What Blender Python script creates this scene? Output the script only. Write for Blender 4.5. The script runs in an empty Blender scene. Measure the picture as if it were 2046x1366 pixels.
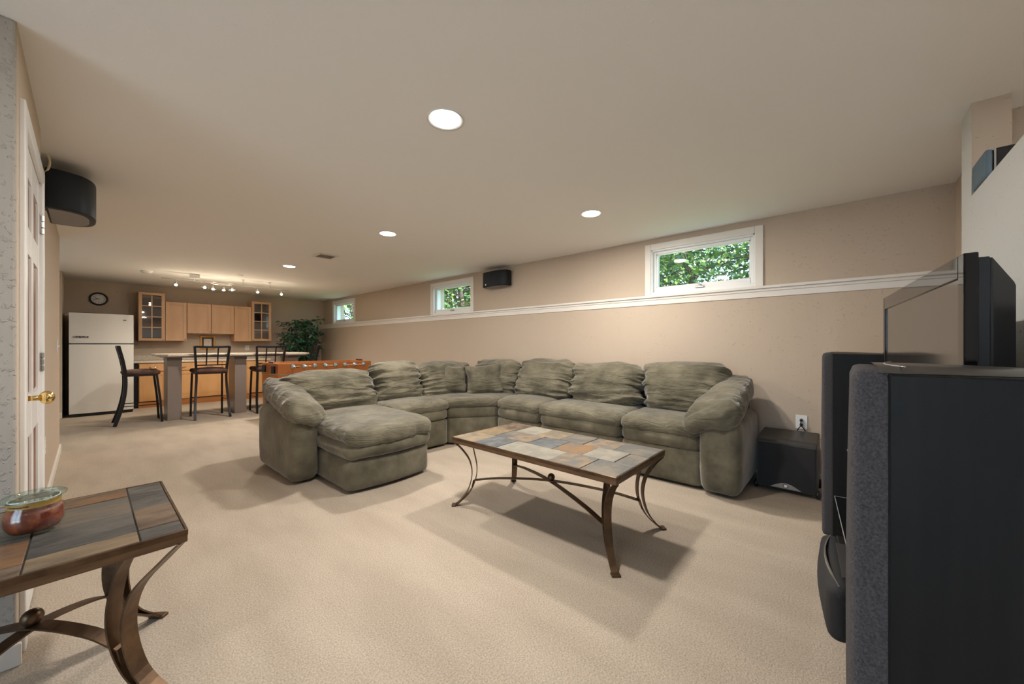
import bpy, bmesh, math, random
from mathutils import Vector, Matrix, Euler, noise
random.seed(7)
S = bpy.context.scene
C = S.collection
PI = math.pi

# ---------------------------------------------------------------- camera, sky, sun, exposure
CEIL = 2.44
YAW = 48.4986
cd = bpy.data.cameras.new('camera'); cam = bpy.data.objects.new('camera', cd); C.objects.link(cam)
cd.sensor_width = 36.0; cd.lens = 749.4 / 2046 * 36; cd.shift_y = 7 / 2046; cd.clip_start = 0.02; cd.clip_end = 300
cam.location = (0, 0, 1.21); cam.rotation_euler = (PI / 2, 0, -math.radians(YAW))
S.camera = cam

w = bpy.data.worlds.new('sky'); S.world = w; w.use_nodes = True
bg = w.node_tree.nodes['Background']; bg.inputs[0].default_value = (0.50, 0.75, 1.0, 1); bg.inputs[1].default_value = 6.0
sd = bpy.data.lights.new('sun', 'SUN'); sd.energy = 18.0; sd.angle = 0.01; sd.color = (1, 0.95, 0.86)
so = bpy.data.objects.new('sun', sd); C.objects.link(so); so.rotation_euler = (0.80, 0.02, 0); so.location = (6, -10, 20)

S.view_settings.view_transform = 'Standard'; S.view_settings.look = 'None'
S.view_settings.gamma = 1.0; S.view_settings.use_curve_mapping = False
S.view_settings.exposure = -0.16
S.cycles.max_bounces = 6; S.cycles.diffuse_bounces = 4; S.cycles.adaptive_threshold = 0.07; S.cycles.adaptive_min_samples = 16; S.cycles.glossy_bounces = 3; S.cycles.caustics_reflective = False; S.cycles.caustics_refractive = False
LAMP_COL = (1.0, 0.925, 0.84); LAMP_W = 44.0

# ---------------------------------------------------------------- materials
MATS = {}
def M(name, col, rough=0.6, metal=0.0, var=None, bump=None, spec=0.5, coord='Object', stretch=None, emit=None, coat=0, sheen=0):
    """var=(scale, colour2, lo, hi), bump=(scale, strength, distance)"""
    if name in MATS: return MATS[name]
    m = bpy.data.materials.new(name); m.use_nodes = True; MATS[name] = m
    nt = m.node_tree; b = nt.nodes['Principled BSDF']
    b.inputs['Base Color'].default_value = (*col, 1); b.inputs['Roughness'].default_value = rough
    b.inputs['Metallic'].default_value = metal; b.inputs['Specular IOR Level'].default_value = spec
    if coat: b.inputs['Coat Weight'].default_value = coat; b.inputs['Coat Roughness'].default_value = 0.1
    if sheen: b.inputs['Sheen Weight'].default_value = sheen; b.inputs['Sheen Roughness'].default_value = 0.4
    if emit: b.inputs['Emission Color'].default_value = (*emit[0], 1); b.inputs['Emission Strength'].default_value = emit[1]
    if var or bump:
        tc = nt.nodes.new('ShaderNodeTexCoord'); mp = nt.nodes.new('ShaderNodeMapping')
        nt.links.new(tc.outputs[coord], mp.inputs[0])
        if stretch: mp.inputs['Scale'].default_value = stretch
        vec = mp.outputs[0]
    if var:
        n = nt.nodes.new('ShaderNodeTexNoise'); n.inputs['Scale'].default_value = var[0]; n.inputs['Detail'].default_value = 6; n.inputs['Roughness'].default_value = 0.6
        nt.links.new(vec, n.inputs['Vector'])
        r = nt.nodes.new('ShaderNodeValToRGB'); r.color_ramp.elements[0].position = var[2]; r.color_ramp.elements[1].position = var[3]
        r.color_ramp.elements[0].color = (*col, 1); r.color_ramp.elements[1].color = (*var[1], 1)
        nt.links.new(n.outputs[0], r.inputs[0]); nt.links.new(r.outputs[0], b.inputs['Base Color'])
    if bump:
        n2 = nt.nodes.new('ShaderNodeTexNoise'); n2.inputs['Scale'].default_value = bump[0]; n2.inputs['Detail'].default_value = 4
        nt.links.new(vec, n2.inputs['Vector'])
        bp = nt.nodes.new('ShaderNodeBump'); bp.inputs['Strength'].default_value = bump[1]; bp.inputs['Distance'].default_value = bump[2]
        nt.links.new(n2.outputs[0], bp.inputs['Height']); nt.links.new(bp.outputs[0], b.inputs['Normal'])
    return m

def knockdown(name, col, strength=0.55, dist=0.004, scale=16, lo=0.63):
    m = M(name, col, 0.75, spec=0.3); nt = m.node_tree; b = nt.nodes['Principled BSDF']
    tc = nt.nodes.new('ShaderNodeTexCoord')
    n = nt.nodes.new('ShaderNodeTexNoise'); n.inputs['Scale'].default_value = scale; n.inputs['Detail'].default_value = 3; n.inputs['Distortion'].default_value = 0.6
    nt.links.new(tc.outputs['Object'], n.inputs['Vector'])
    r = nt.nodes.new('ShaderNodeValToRGB'); r.color_ramp.elements[0].position = lo; r.color_ramp.elements[1].position = lo + 0.09
    nt.links.new(n.outputs[0], r.inputs[0])
    n2 = nt.nodes.new('ShaderNodeTexNoise'); n2.inputs['Scale'].default_value = 160; nt.links.new(tc.outputs['Object'], n2.inputs['Vector'])
    mx = nt.nodes.new('ShaderNodeMath'); mx.operation = 'MULTIPLY_ADD'; mx.inputs[1].default_value = 0.12
    nt.links.new(n2.outputs[0], mx.inputs[0]); nt.links.new(r.outputs[0], mx.inputs[2])
    bp = nt.nodes.new('ShaderNodeBump'); bp.inputs['Strength'].default_value = strength; bp.inputs['Distance'].default_value = dist
    nt.links.new(mx.outputs[0], bp.inputs['Height']); nt.links.new(bp.outputs[0], b.inputs['Normal'])
    return m

WALL = knockdown('wall_paint', (0.555, 0.46, 0.365), 0.6, 0.004, 42)
WALLN = knockdown('wall_paint_heavy_texture', (0.44, 0.405, 0.365), 0.7, 0.005, 62, 0.58)
CEILM = knockdown('ceiling_paint', (0.90, 0.885, 0.865), 0.25, 0.003, 30)
WHITE = M('white_trim', (0.80, 0.765, 0.715), 0.35)
WHITEV = M('white_vinyl', (0.84, 0.84, 0.83), 0.3)
BLACKP = M('black_plastic', (0.012, 0.013, 0.016), 0.35)
BLACKM = M('black_metal', (0.018, 0.018, 0.022), 0.35, 0.5)
CHROME = M('chrome', (0.75, 0.74, 0.72), 0.15, 1.0)
STEELG = M('brushed_steel', (0.55, 0.54, 0.52), 0.35, 1.0)
BRASS = M('brass', (0.85, 0.62, 0.25), 0.15, 1.0)
LENS = M('lamp_lens', (1, 1, 1), 0.5, emit=((1, 0.95, 0.86), 12))
def carpet():
    m = M('carpet', (0.56, 0.455, 0.36), 0.95, spec=0.1); nt = m.node_tree; b = nt.nodes['Principled BSDF']
    tc = nt.nodes.new('ShaderNodeTexCoord')
    def nz(s, d=4, stretch=None):
        n = nt.nodes.new('ShaderNodeTexNoise'); n.inputs['Scale'].default_value = s; n.inputs['Detail'].default_value = d
        if stretch:
            mp = nt.nodes.new('ShaderNodeMapping'); mp.inputs['Scale'].default_value = stretch; mp.inputs['Rotation'].default_value = (0, 0, 0.5)
            nt.links.new(tc.outputs['Object'], mp.inputs[0]); nt.links.new(mp.outputs[0], n.inputs['Vector'])
        else: nt.links.new(tc.outputs['Object'], n.inputs['Vector'])
        return n
    a = nz(2.6, 5, (1.6, 0.5, 1)); f = nz(150, 3)
    r = nt.nodes.new('ShaderNodeValToRGB'); r.color_ramp.elements[0].position = 0.35; r.color_ramp.elements[1].position = 0.65
    r.color_ramp.elements[0].color = (0.45, 0.38, 0.305, 1); r.color_ramp.elements[1].color = (0.52, 0.445, 0.36, 1)
    nt.links.new(a.outputs[0], r.inputs[0])
    r2 = nt.nodes.new('ShaderNodeValToRGB'); r2.color_ramp.elements[0].position = 0.3; r2.color_ramp.elements[1].position = 0.7
    r2.color_ramp.elements[0].color = (0.70, 0.70, 0.70, 1); r2.color_ramp.elements[1].color = (1.16, 1.16, 1.16, 1)
    nt.links.new(f.outputs[0], r2.inputs[0])
    mx = nt.nodes.new('ShaderNodeMix'); mx.data_type = 'RGBA'; mx.blend_type = 'MULTIPLY'; mx.inputs[0].default_value = 1
    nt.links.new(r.outputs[0], mx.inputs[6]); nt.links.new(r2.outputs[0], mx.inputs[7]); nt.links.new(mx.outputs[2], b.inputs['Base Color'])
    bp = nt.nodes.new('ShaderNodeBump'); bp.inputs['Strength'].default_value = 0.6; bp.inputs['Distance'].default_value = 0.006
    nt.links.new(f.outputs[0], bp.inputs['Height']); nt.links.new(bp.outputs[0], b.inputs['Normal'])
    return m
CARPET = carpet()
SUEDE = M('olive_suede', (0.080, 0.073, 0.050), 0.85, var=(4.2, (0.210, 0.190, 0.135), 0.31, 0.70), bump=(30, 0.3, 0.008), spec=0.15, sheen=0.5)
def add_creases(m, scale, strength, dist, distort):
    nt = m.node_tree; b = nt.nodes['Principled BSDF']; old = b.inputs['Normal'].links[0].from_socket
    tc = nt.nodes.new('ShaderNodeTexCoord'); n = nt.nodes.new('ShaderNodeTexNoise'); n.inputs['Scale'].default_value = scale; n.inputs['Detail'].default_value = 2; n.inputs['Distortion'].default_value = distort
    mp = nt.nodes.new('ShaderNodeMapping'); mp.inputs['Scale'].default_value = (0.6, 0.6, 2.2)
    nt.links.new(tc.outputs['Object'], mp.inputs[0]); nt.links.new(mp.outputs[0], n.inputs['Vector'])
    a = nt.nodes.new('ShaderNodeMath'); a.operation = 'SUBTRACT'; a.inputs[1].default_value = 0.5; nt.links.new(n.outputs[0], a.inputs[0])
    c = nt.nodes.new('ShaderNodeMath'); c.operation = 'ABSOLUTE'; nt.links.new(a.outputs[0], c.inputs[0])
    p = nt.nodes.new('ShaderNodeMath'); p.operation = 'POWER'; p.inputs[1].default_value = 0.6; nt.links.new(c.outputs[0], p.inputs[0])
    bp = nt.nodes.new('ShaderNodeBump'); bp.inputs['Strength'].default_value = strength; bp.inputs['Distance'].default_value = dist
    nt.links.new(p.outputs[0], bp.inputs['Height']); nt.links.new(old, bp.inputs['Normal']); nt.links.new(bp.outputs[0], b.inputs['Normal'])
SUEDEW = M('olive_suede_gathered', (0.080, 0.073, 0.050), 0.85, var=(4.2, (0.210, 0.190, 0.135), 0.31, 0.70), bump=(30, 0.3, 0.008), spec=0.15, sheen=0.5)
add_creases(SUEDEW, 7, 0.55, 0.03, 0.8)
MAPLE = M('maple', (0.62, 0.36, 0.19), 0.4, var=(5, (0.72, 0.45, 0.26), 0.3, 0.7), stretch=(1, 1, 0.25))
MAPLEH = M('maple_honey', (0.60, 0.315, 0.125), 0.4, var=(5, (0.70, 0.40, 0.18), 0.3, 0.7), stretch=(1, 1, 0.25))
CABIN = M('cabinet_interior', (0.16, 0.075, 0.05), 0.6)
GREYP = M('grey_laminate', (0.27, 0.225, 0.20), 0.3)
TOPM = M('counter_laminate', (0.62, 0.55, 0.46), 0.25, var=(30, (0.70, 0.63, 0.54), 0.4, 0.6))
BRONZE = M('bronze_metal', (0.085, 0.05, 0.03), 0.38, 0.75, var=(9, (0.20, 0.125, 0.07), 0.35, 0.7), bump=(60, 0.15, 0.002))
FOOSW = M('foosball_wood', (0.40, 0.13, 0.035), 0.3, var=(4, (0.48, 0.17, 0.05), 0.3, 0.7), stretch=(0.2, 1, 1))
SEATB = M('brown_suede', (0.075, 0.035, 0.025), 0.7, var=(6, (0.20, 0.11, 0.075), 0.45, 0.75))
BLACKW = M('black_ash_veneer', (0.007, 0.007, 0.0075), 0.5, var=(7, (0.012, 0.0115, 0.011), 0.3, 0.7), bump=(40, 0.2, 0.001), stretch=(1, 3, 0.2), spec=0.22)
GRILLE = M('grille_cloth', (0.055, 0.052, 0.056), 0.95, var=(260, (0.115, 0.11, 0.118), 0.35, 0.75), bump=(300, 0.4, 0.002), spec=0.1)
NAVYG = M('speaker_cabinet_black', (0.011, 0.015, 0.021), 0.5, spec=0.3)
def glassm(name, tint=(1, 1, 1), gl=0.08):
    m = bpy.data.materials.new(name); m.use_nodes = True; nt = m.node_tree; nt.nodes.clear()
    o = nt.nodes.new('ShaderNodeOutputMaterial'); mx = nt.nodes.new('ShaderNodeMixShader'); mx.inputs[0].default_value = gl
    t = nt.nodes.new('ShaderNodeBsdfTransparent'); t.inputs[0].default_value = (*tint, 1); g = nt.nodes.new('ShaderNodeBsdfGlossy'); g.inputs['Roughness'].default_value = 0.02
    nt.links.new(t.outputs[0], mx.inputs[1]); nt.links.new(g.outputs[0], mx.inputs[2]); nt.links.new(mx.outputs[0], o.inputs[0])
    return m
GLASS = glassm('window_glass'); CABGLASS = glassm('cabinet_glass', (0.8, 0.78, 0.78), 0.12); JARGLASS = glassm('jar_glass', (0.93, 0.97, 0.95), 0.07)
SHELFGL = M('black_glass', (0.006, 0.006, 0.007), 0.06, coat=0.5)

# ---------------------------------------------------------------- helpers
def obj(name, bm, mat, parent=None, smooth=False, world=True):
    """link bm as ONE mesh; verts are given in world space and stored relative to the parent thing's base"""
    me = bpy.data.meshes.new(name)
    if parent is not None and world:
        root = parent
        while root.parent: root = root.parent
        bmesh.ops.transform(bm, matrix=root.matrix_basis.inverted(), verts=bm.verts)
    bmesh.ops.recalc_face_normals(bm, faces=bm.faces)
    bm.to_mesh(me); bm.free()
    if smooth:
        for p in me.polygons: p.use_smooth = True
    if isinstance(mat, (list, tuple)):
        for x in mat: me.materials.append(x)
    else: me.materials.append(mat)
    o = bpy.data.objects.new(name, me); C.objects.link(o)
    if parent is not None: o.parent = parent
    return o
def tag(o, label, cat, group=None):
    o['label'] = label; o['category'] = cat
    if group: o['group'] = group
    return o
def thing(name, label, cat, loc, group=None, rz=0):
    o = bpy.data.objects.new(name, None); C.objects.link(o); o.location = loc; o.rotation_euler = (0, 0, rz)
    o.empty_display_size = 0.1
    return tag(o, label, cat, group)
def struct(o): o['kind'] = 'structure'; return o
def local(name, bm, mat, parent, smooth=False): return obj(name, bm, mat, parent, smooth, world=False)
def dup(root, loc, rz, label, group=None):
    r = root.copy(); C.objects.link(r); r.location = loc; r.rotation_euler = (0, 0, rz); r['label'] = label
    if group: r['group'] = group
    for ch in list(root.children):
        c = ch.copy(); C.objects.link(c); c.parent = r
        for g in list(ch.children):
            d = g.copy(); C.objects.link(d); d.parent = c
    return r

def merge(bm, t, mtx=None):
    if mtx is not None: bmesh.ops.transform(t, matrix=mtx, verts=t.verts)
    vm = {v: bm.verts.new(v.co) for v in t.verts}
    for f in t.faces:
        try:
            nf = bm.faces.new([vm[v] for v in f.verts]); nf.smooth = f.smooth; nf.material_index = f.material_index
        except ValueError: pass
    t.free(); return bm
def box(x0, x1, y0, y1, z0, z1, bev=0.0, seg=2, bm=None, mtx=None, mi=0):
    t = bmesh.new()
    bmesh.ops.create_cube(t, size=1, matrix=Matrix.Translation(((x0 + x1) / 2, (y0 + y1) / 2, (z0 + z1) / 2)) @ Matrix.Diagonal((abs(x1 - x0), abs(y1 - y0), abs(z1 - z0), 1)))
    if bev > 0: bmesh.ops.bevel(t, geom=t.edges[:], offset=bev, segments=seg, profile=0.5, affect='EDGES')
    for f in t.faces: f.material_index = mi
    if bm is None: bm = bmesh.new()
    return merge(bm, t, mtx)
def cyl(p0, p1, r, r2=None, n=16, bm=None, bev=0.0, mi=0):
    p0 = Vector(p0); p1 = Vector(p1); d = p1 - p0; t = bmesh.new()
    bmesh.ops.create_cone(t, cap_ends=True, segments=n, radius1=r, radius2=r if r2 is None else r2, depth=d.length)
    if bev: bmesh.ops.bevel(t, geom=[e for e in t.edges if len(e.link_faces) == 2 and e.calc_face_angle(0) > 1], offset=bev, segments=2, affect='EDGES')
    for f in t.faces: f.material_index = mi
    q = d.to_track_quat('Z', 'Y').to_matrix().to_4x4()
    if bm is None: bm = bmesh.new()
    return merge(bm, t, Matrix.Translation((p0 + p1) / 2) @ q)
def ball(c, r, bm=None, sc=(1, 1, 1), n=16, mtx=None):
    t = bmesh.new(); bmesh.ops.create_uvsphere(t, u_segments=n, v_segments=max(6, n // 2), radius=r)
    for f in t.faces: f.smooth = True
    if bm is None: bm = bmesh.new()
    return merge(bm, t, Matrix.Translation(c) @ (mtx if mtx is not None else Matrix.Identity(4)) @ Matrix.Diagonal((*sc, 1)))
def tube(pts, r, n=8, bm=None, closed=False):
    if bm is None: bm = bmesh.new()
    pts = [Vector(p) for p in pts]; rings = []; N = len(pts)
    for i, p in enumerate(pts):
        if closed: d = (pts[(i + 1) % N] - pts[i - 1])
        else: d = pts[min(i + 1, N - 1)] - pts[max(i - 1, 0)]
        q = d.to_track_quat('Z', 'Y')
        rings.append([bm.verts.new(p + q @ Vector((r * math.cos(2 * PI * k / n), r * math.sin(2 * PI * k / n), 0))) for k in range(n)])
    for i in range(N if closed else N - 1):
        a = rings[i]; b = rings[(i + 1) % N]
        for k in range(n):
            f = bm.faces.new((a[k], a[(k + 1) % n], b[(k + 1) % n], b[k])); f.smooth = True
    if not closed: bm.faces.new(rings[0][::-1]); bm.faces.new(rings[-1])
    return bm
def lathe(prof, n=32, c=(0, 0, 0), bm=None, close=False):
    """prof = [(r, z)...]"""
    if bm is None: bm = bmesh.new()
    rings = []
    for r, z in prof:
        if r < 1e-5: rings.append([bm.verts.new((c[0], c[1], c[2] + z))])
        else: rings.append([bm.verts.new((c[0] + r * math.cos(2 * PI * k / n), c[1] + r * math.sin(2 * PI * k / n), c[2] + z)) for k in range(n)])
    for a, b in zip(rings, rings[1:]):
        for k in range(n):
            k2 = (k + 1) % n
            if len(a) == 1 and len(b) == 1: continue
            if len(a) == 1: f = bm.faces.new((a[0], b[k], b[k2]))
            elif len(b) == 1: f = bm.faces.new((a[k], a[k2], b[0]))
            else: f = bm.faces.new((a[k], a[k2], b[k2], b[k]))
            f.smooth = True
    return bm
def prism(poly, z0, z1, bm=None, bev=0.0, seg=2, mtx=None):
    """poly = [(x, y)...] extruded in z"""
    t = bmesh.new(); a = [t.verts.new((x, y, z0)) for x, y in poly]; b = [t.verts.new((x, y, z1)) for x, y in poly]; n = len(poly)
    t.faces.new(a[::-1]); t.faces.new(b)
    for i in range(n): t.faces.new((a[i], a[(i + 1) % n], b[(i + 1) % n], b[i]))
    bmesh.ops.recalc_face_normals(t, faces=t.faces)
    if bev: bmesh.ops.bevel(t, geom=t.edges[:], offset=bev, segments=seg, profile=0.5, affect='EDGES')
    if bm is None: bm = bmesh.new()
    return merge(bm, t, mtx)
def ribbon(pts, width_dir, wd, th, bm=None):
    """flat bar swept along pts; width_dir constant or list"""
    if bm is None: bm = bmesh.new()
    pts = [Vector(p) for p in pts]; rings = []; N = len(pts)
    for i, p in enumerate(pts):
        d = (pts[min(i + 1, N - 1)] - pts[max(i - 1, 0)]).normalized()
        wv = Vector(width_dir[i] if isinstance(width_dir, list) else width_dir).normalized()
        wv = (wv - d * wv.dot(d)).normalized(); nv = d.cross(wv)
        ww = wd[i] if isinstance(wd, list) else wd
        rings.append([bm.verts.new(p + wv * sx * ww / 2 + nv * sy * th / 2) for sx, sy in ((-1, -1), (1, -1), (1, 1), (-1, 1))])
    for a, b in zip(rings, rings[1:]):
        for k in range(4): bm.faces.new((a[k], a[(k + 1) % 4], b[(k + 1) % 4], b[k]))
    bm.faces.new(rings[0][::-1]); bm.faces.new(rings[-1])
    return bm
def spline(ctrl, n=24):
    c = [Vector(p) for p in ctrl]; c = [c[0] * 2 - c[1]] + c + [c[-1] * 2 - c[-2]]; out = []
    segs = len(c) - 3
    for i in range(n + 1):
        u = i / n * segs; k = min(int(u), segs - 1); t = u - k; p0, p1, p2, p3 = c[k:k + 4]
        out.append(0.5 * ((2 * p1) + (p2 - p0) * t + (2 * p0 - 5 * p1 + 4 * p2 - p3) * t * t + (3 * p1 - p0 - 3 * p2 + p3) * t ** 3))
    return out

def puff(h, r, n=(24, 24, 8), crown=(0, 0, 0), wr=None, seed=0, deform=None, mtx=None):
    """soft rounded box, half sizes h, edge radius r; crown bulges each pair of faces; wr=[(amp,(fx,fy,fz),weight fn)]"""
    t = bmesh.new(); vs = {}
    def P(ix, iy, iz):
        key = (ix, iy, iz)
        if key in vs: return vs[key]
        p = [2 * ix / n[0] - 1, 2 * iy / n[1] - 1, 2 * iz / n[2] - 1]
        p = [math.sin(q * PI / 2) * 0.45 + q * 0.55 for q in p]
        q = Vector((p[0] * h[0], p[1] * h[1], p[2] * h[2])); rr = [min(r, hh * 0.999) for hh in h]
        inner = Vector([max(-(h[k] - rr[k]), min(h[k] - rr[k], q[k])) for k in range(3)])
        d = q - inner; nd = Vector([d[k] / rr[k] for k in range(3)])
        if nd.length > 1e-6: nd.normalize()
        pos = inner + Vector([nd[k] * rr[k] for k in range(3)])
        u = [pos[k] / h[k] for k in range(3)]
        f = [max(0.0, 1 - u[k] * u[k]) for k in range(3)]
        pos.x += crown[0] * f[1] * f[2] * nd.x; pos.y += crown[1] * f[0] * f[2] * nd.y; pos.z += crown[2] * f[0] * f[1] * nd.z
        if wr:
            for amp, fr, wf in wr:
                s = noise.noise(Vector((pos.x * fr[0] + seed * 3.1, pos.y * fr[1] + seed * 1.7, pos.z * fr[2] - seed * 2.3)))
                s = 1 - 2 * abs(s) - 0.55
                pos += nd * amp * s * (wf(u) if wf else 1)
        if deform: pos = deform(pos, u)
        v = t.verts.new(pos); vs[key] = v; return v
    N = n
    def quad(a, b, c, d):
        f = t.faces.new((a, b, c, d)); f.smooth = True
    for i in range(N[0]):
        for j in range(N[1]):
            for k in (0, N[2]): quad(P(i, j, k), P(i + 1, j, k), P(i + 1, j + 1, k), P(i, j + 1, k))
    for i in range(N[0]):
        for j in range(N[2]):
            for k in (0, N[1]): quad(P(i, k, j), P(i + 1, k, j), P(i + 1, k, j + 1), P(i, k, j + 1))
    for i in range(N[1]):
        for j in range(N[2]):
            for k in (0, N[0]): quad(P(k, i, j), P(k, i + 1, j), P(k, i + 1, j + 1), P(k, i, j + 1))
    if mtx is not None: bmesh.ops.transform(t, matrix=mtx, verts=t.verts)
    return t
def TRS(loc, rx=0, ry=0, rz=0): return Matrix.Translation(loc) @ Euler((rx, ry, rz)).to_matrix().to_4x4()

# ---------------------------------------------------------------- room shell
XW = 4.33; XK = 4.25; YB = 10.77; XL = -0.18; XL2 = -0.216; YN = 2.36; YFAR = -3.0; XFAR = -3.0
o = struct(obj('floor', box(XFAR, XW + 0.3, YFAR, YB + 0.15, -0.1, 0), CARPET))
o = struct(obj('ceiling', box(XFAR, XW + 0.3, YFAR, YB + 0.15, CEIL, CEIL + 0.12), CEILM))
WINS = [(0.582, 1.742), (4.69, 5.89), (8.94, 10.2)]; WZ0, WZ1 = 1.80, 2.377; CAS = 0.07
b = bmesh.new()
box(XW, XW + 0.26, YFAR, YB + 0.15, 1.45, WZ0 + 0.0, bm=b); box(XW, XW + 0.26, YFAR, YB + 0.15, WZ1 - CAS, CEIL, bm=b)
ys = [YFAR] + [v for a_, b_ in WINS for v in (a_ + CAS, b_ - CAS)] + [YB + 0.15]
for i in range(0, len(ys), 2): box(XW, XW + 0.26, ys[i], ys[i + 1], WZ0, WZ1 - CAS, bm=b)
struct(obj('wall_right', b, WALL))
struct(obj('wall_lower_right', box(XK, XW + 0.26, -0.63, YB, 0, 1.745), WALL))
struct(obj('wall_behind_partition', box(XK, XW + 0.26, YFAR, -0.63, 0, 1.46), WALL))
b = box(XK - 0.035, XW + 0.0, -0.63, YB, 1.748, 1.775, 0.006); box(XK - 0.018, XK + 0.01, -0.63, YB, 1.722, 1.75, 0.006, bm=b); box(XK - 0.010, XK + 0.01, -0.63, YB, 1.668, 1.724, 0.004, bm=b)
struct(obj('trim_1', b, WHITE))
struct(obj('baseboard_right', box(XK - 0.013, XK + 0.005, -0.63, YB, 0, 0.085, 0.004), WHITE))
struct(obj('wall_back', box(-1.6, XW, YB, YB + 0.15, 0, CEIL), WALL))
struct(obj('baseboard_back', box(2.95, XK, YB - 0.013, YB, 0, 0.085, 0.004), WHITE))
struct(obj('wall_alcove_side', box(-1.6, -0.285, 9.72, YB, 0, CEIL), WALL))
struct(obj('baseboard_alcove', box(-1.6, -0.285, 9.705, 9.72, 0, 0.095, 0.004), WHITE))
DY0, DY1, DZ = 2.50, 3.34, 2.11       # door opening in the left wall
b = box(XL - 0.12, XL, YN, DY0, 0, CEIL); box(XL - 0.12, XL, DY1, DY1 + 0.09, 0, CEIL, bm=b); box(XL - 0.12, XL2, DY1 + 0.09, 6.70, 0, CEIL, bm=b); box(XL - 0.12, XL, DY0, DY1, DZ, CEIL, bm=b)
struct(obj('wall_left', b, WALL))
struct(obj('wall_near_left', box(XFAR, XL - 0.0, YN - 0.012, YN + 0.1, 0, CEIL, 0.008), WALLN))
struct(obj('baseboard_near_left', box(XFAR, XL + 0.013, YN - 0.028, YN - 0.010, 0, 0.085, 0.005), WHITE))
struct(obj('baseboard_left', box(XL2 - 0.005, XL2 + 0.013, DY1 + 0.09, 6.713, 0, 0.085, 0.005), WHITE))
struct(obj('wall_hall_end', box(XFAR, XL - 0.12, 6.58, 6.70, 0, CEIL), WALL))
PD0, PD1, PDZ = -0.75, 1.65, 2.08      # glass door added out of view left of the camera for cool daylight
b = box(XFAR - 0.2, XFAR, YFAR, PD0, 0, CEIL); box(XFAR - 0.2, XFAR, PD1, YB + 0.15, 0, CEIL, bm=b); box(XFAR - 0.2, XFAR, PD0, PD1, PDZ, CEIL, bm=b)
struct(obj('wall_hall_left', b, WALL))
b = bmesh.new()
for (y0, y1, z0, z1) in ((PD0, PD0 + 0.07, 0, PDZ), (PD1 - 0.07, PD1, 0, PDZ), ((PD0 + PD1) / 2 - 0.05, (PD0 + PD1) / 2 + 0.05, 0.1, PDZ - 0.07), (PD0, PD1, 0, 0.1), (PD0, PD1, PDZ - 0.07, PDZ)): box(XFAR - 0.12, XFAR - 0.04, y0, y1, z0, z1, 0.004, bm=b)
added_door2 = struct(obj('added_door_2', b, WHITEV))
for (y0, y1) in ((PD0 + 0.07, (PD0 + PD1) / 2 - 0.05), ((PD0 + PD1) / 2 + 0.05, PD1 - 0.07)): obj('pane', box(XFAR - 0.085, XFAR - 0.08, y0, y1, 0.1, PDZ - 0.07), GLASS, added_door2)
pl = bpy.data.lights.new('added_door_portal', 'AREA'); pl.shape = 'RECTANGLE'; pl.size = PDZ; pl.size_y = PD1 - PD0; pl.cycles.is_portal = True
po = bpy.data.objects.new('added_door_portal', pl); C.objects.link(po); po.location = (XFAR - 0.15, (PD0 + PD1) / 2, PDZ / 2); po.rotation_euler = (0, -PI / 2, 0)
struct(obj('bounce_patio', box(-30, XFAR - 0.2, -30, 30, -0.3, -0.05), M('concrete', (0.60, 0.59, 0.57), 0.9, var=(3, (0.66, 0.65, 0.63), 0.4, 0.6))))  # unseen paving, kept pale to bounce light up through the added door
struct(obj('wall_rear', box(XFAR, XW + 0.26, YFAR - 0.12, YFAR, 0, CEIL), WALL))
# partition beside the television: tall pier, then a high half wall
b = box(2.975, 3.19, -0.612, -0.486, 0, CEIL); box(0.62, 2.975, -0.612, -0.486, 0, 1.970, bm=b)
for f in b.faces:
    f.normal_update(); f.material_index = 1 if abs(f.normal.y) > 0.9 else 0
struct(obj('wall_partition', b, [WALL, knockdown('wall_paint_daylit', (0.60, 0.61, 0.59), 0.5, 0.004, 42)]))  # faces along y are paler and cooler: daylight put into the wall colour
struct(obj('wall_alcove_right', box(3.19, XW, -0.75, -0.63, 0, CEIL), WALL))
struct(obj('baseboard_partition', box(0.62, 3.19, -0.486, -0.474, 0, 0.085, 0.004), WHITE))

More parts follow.
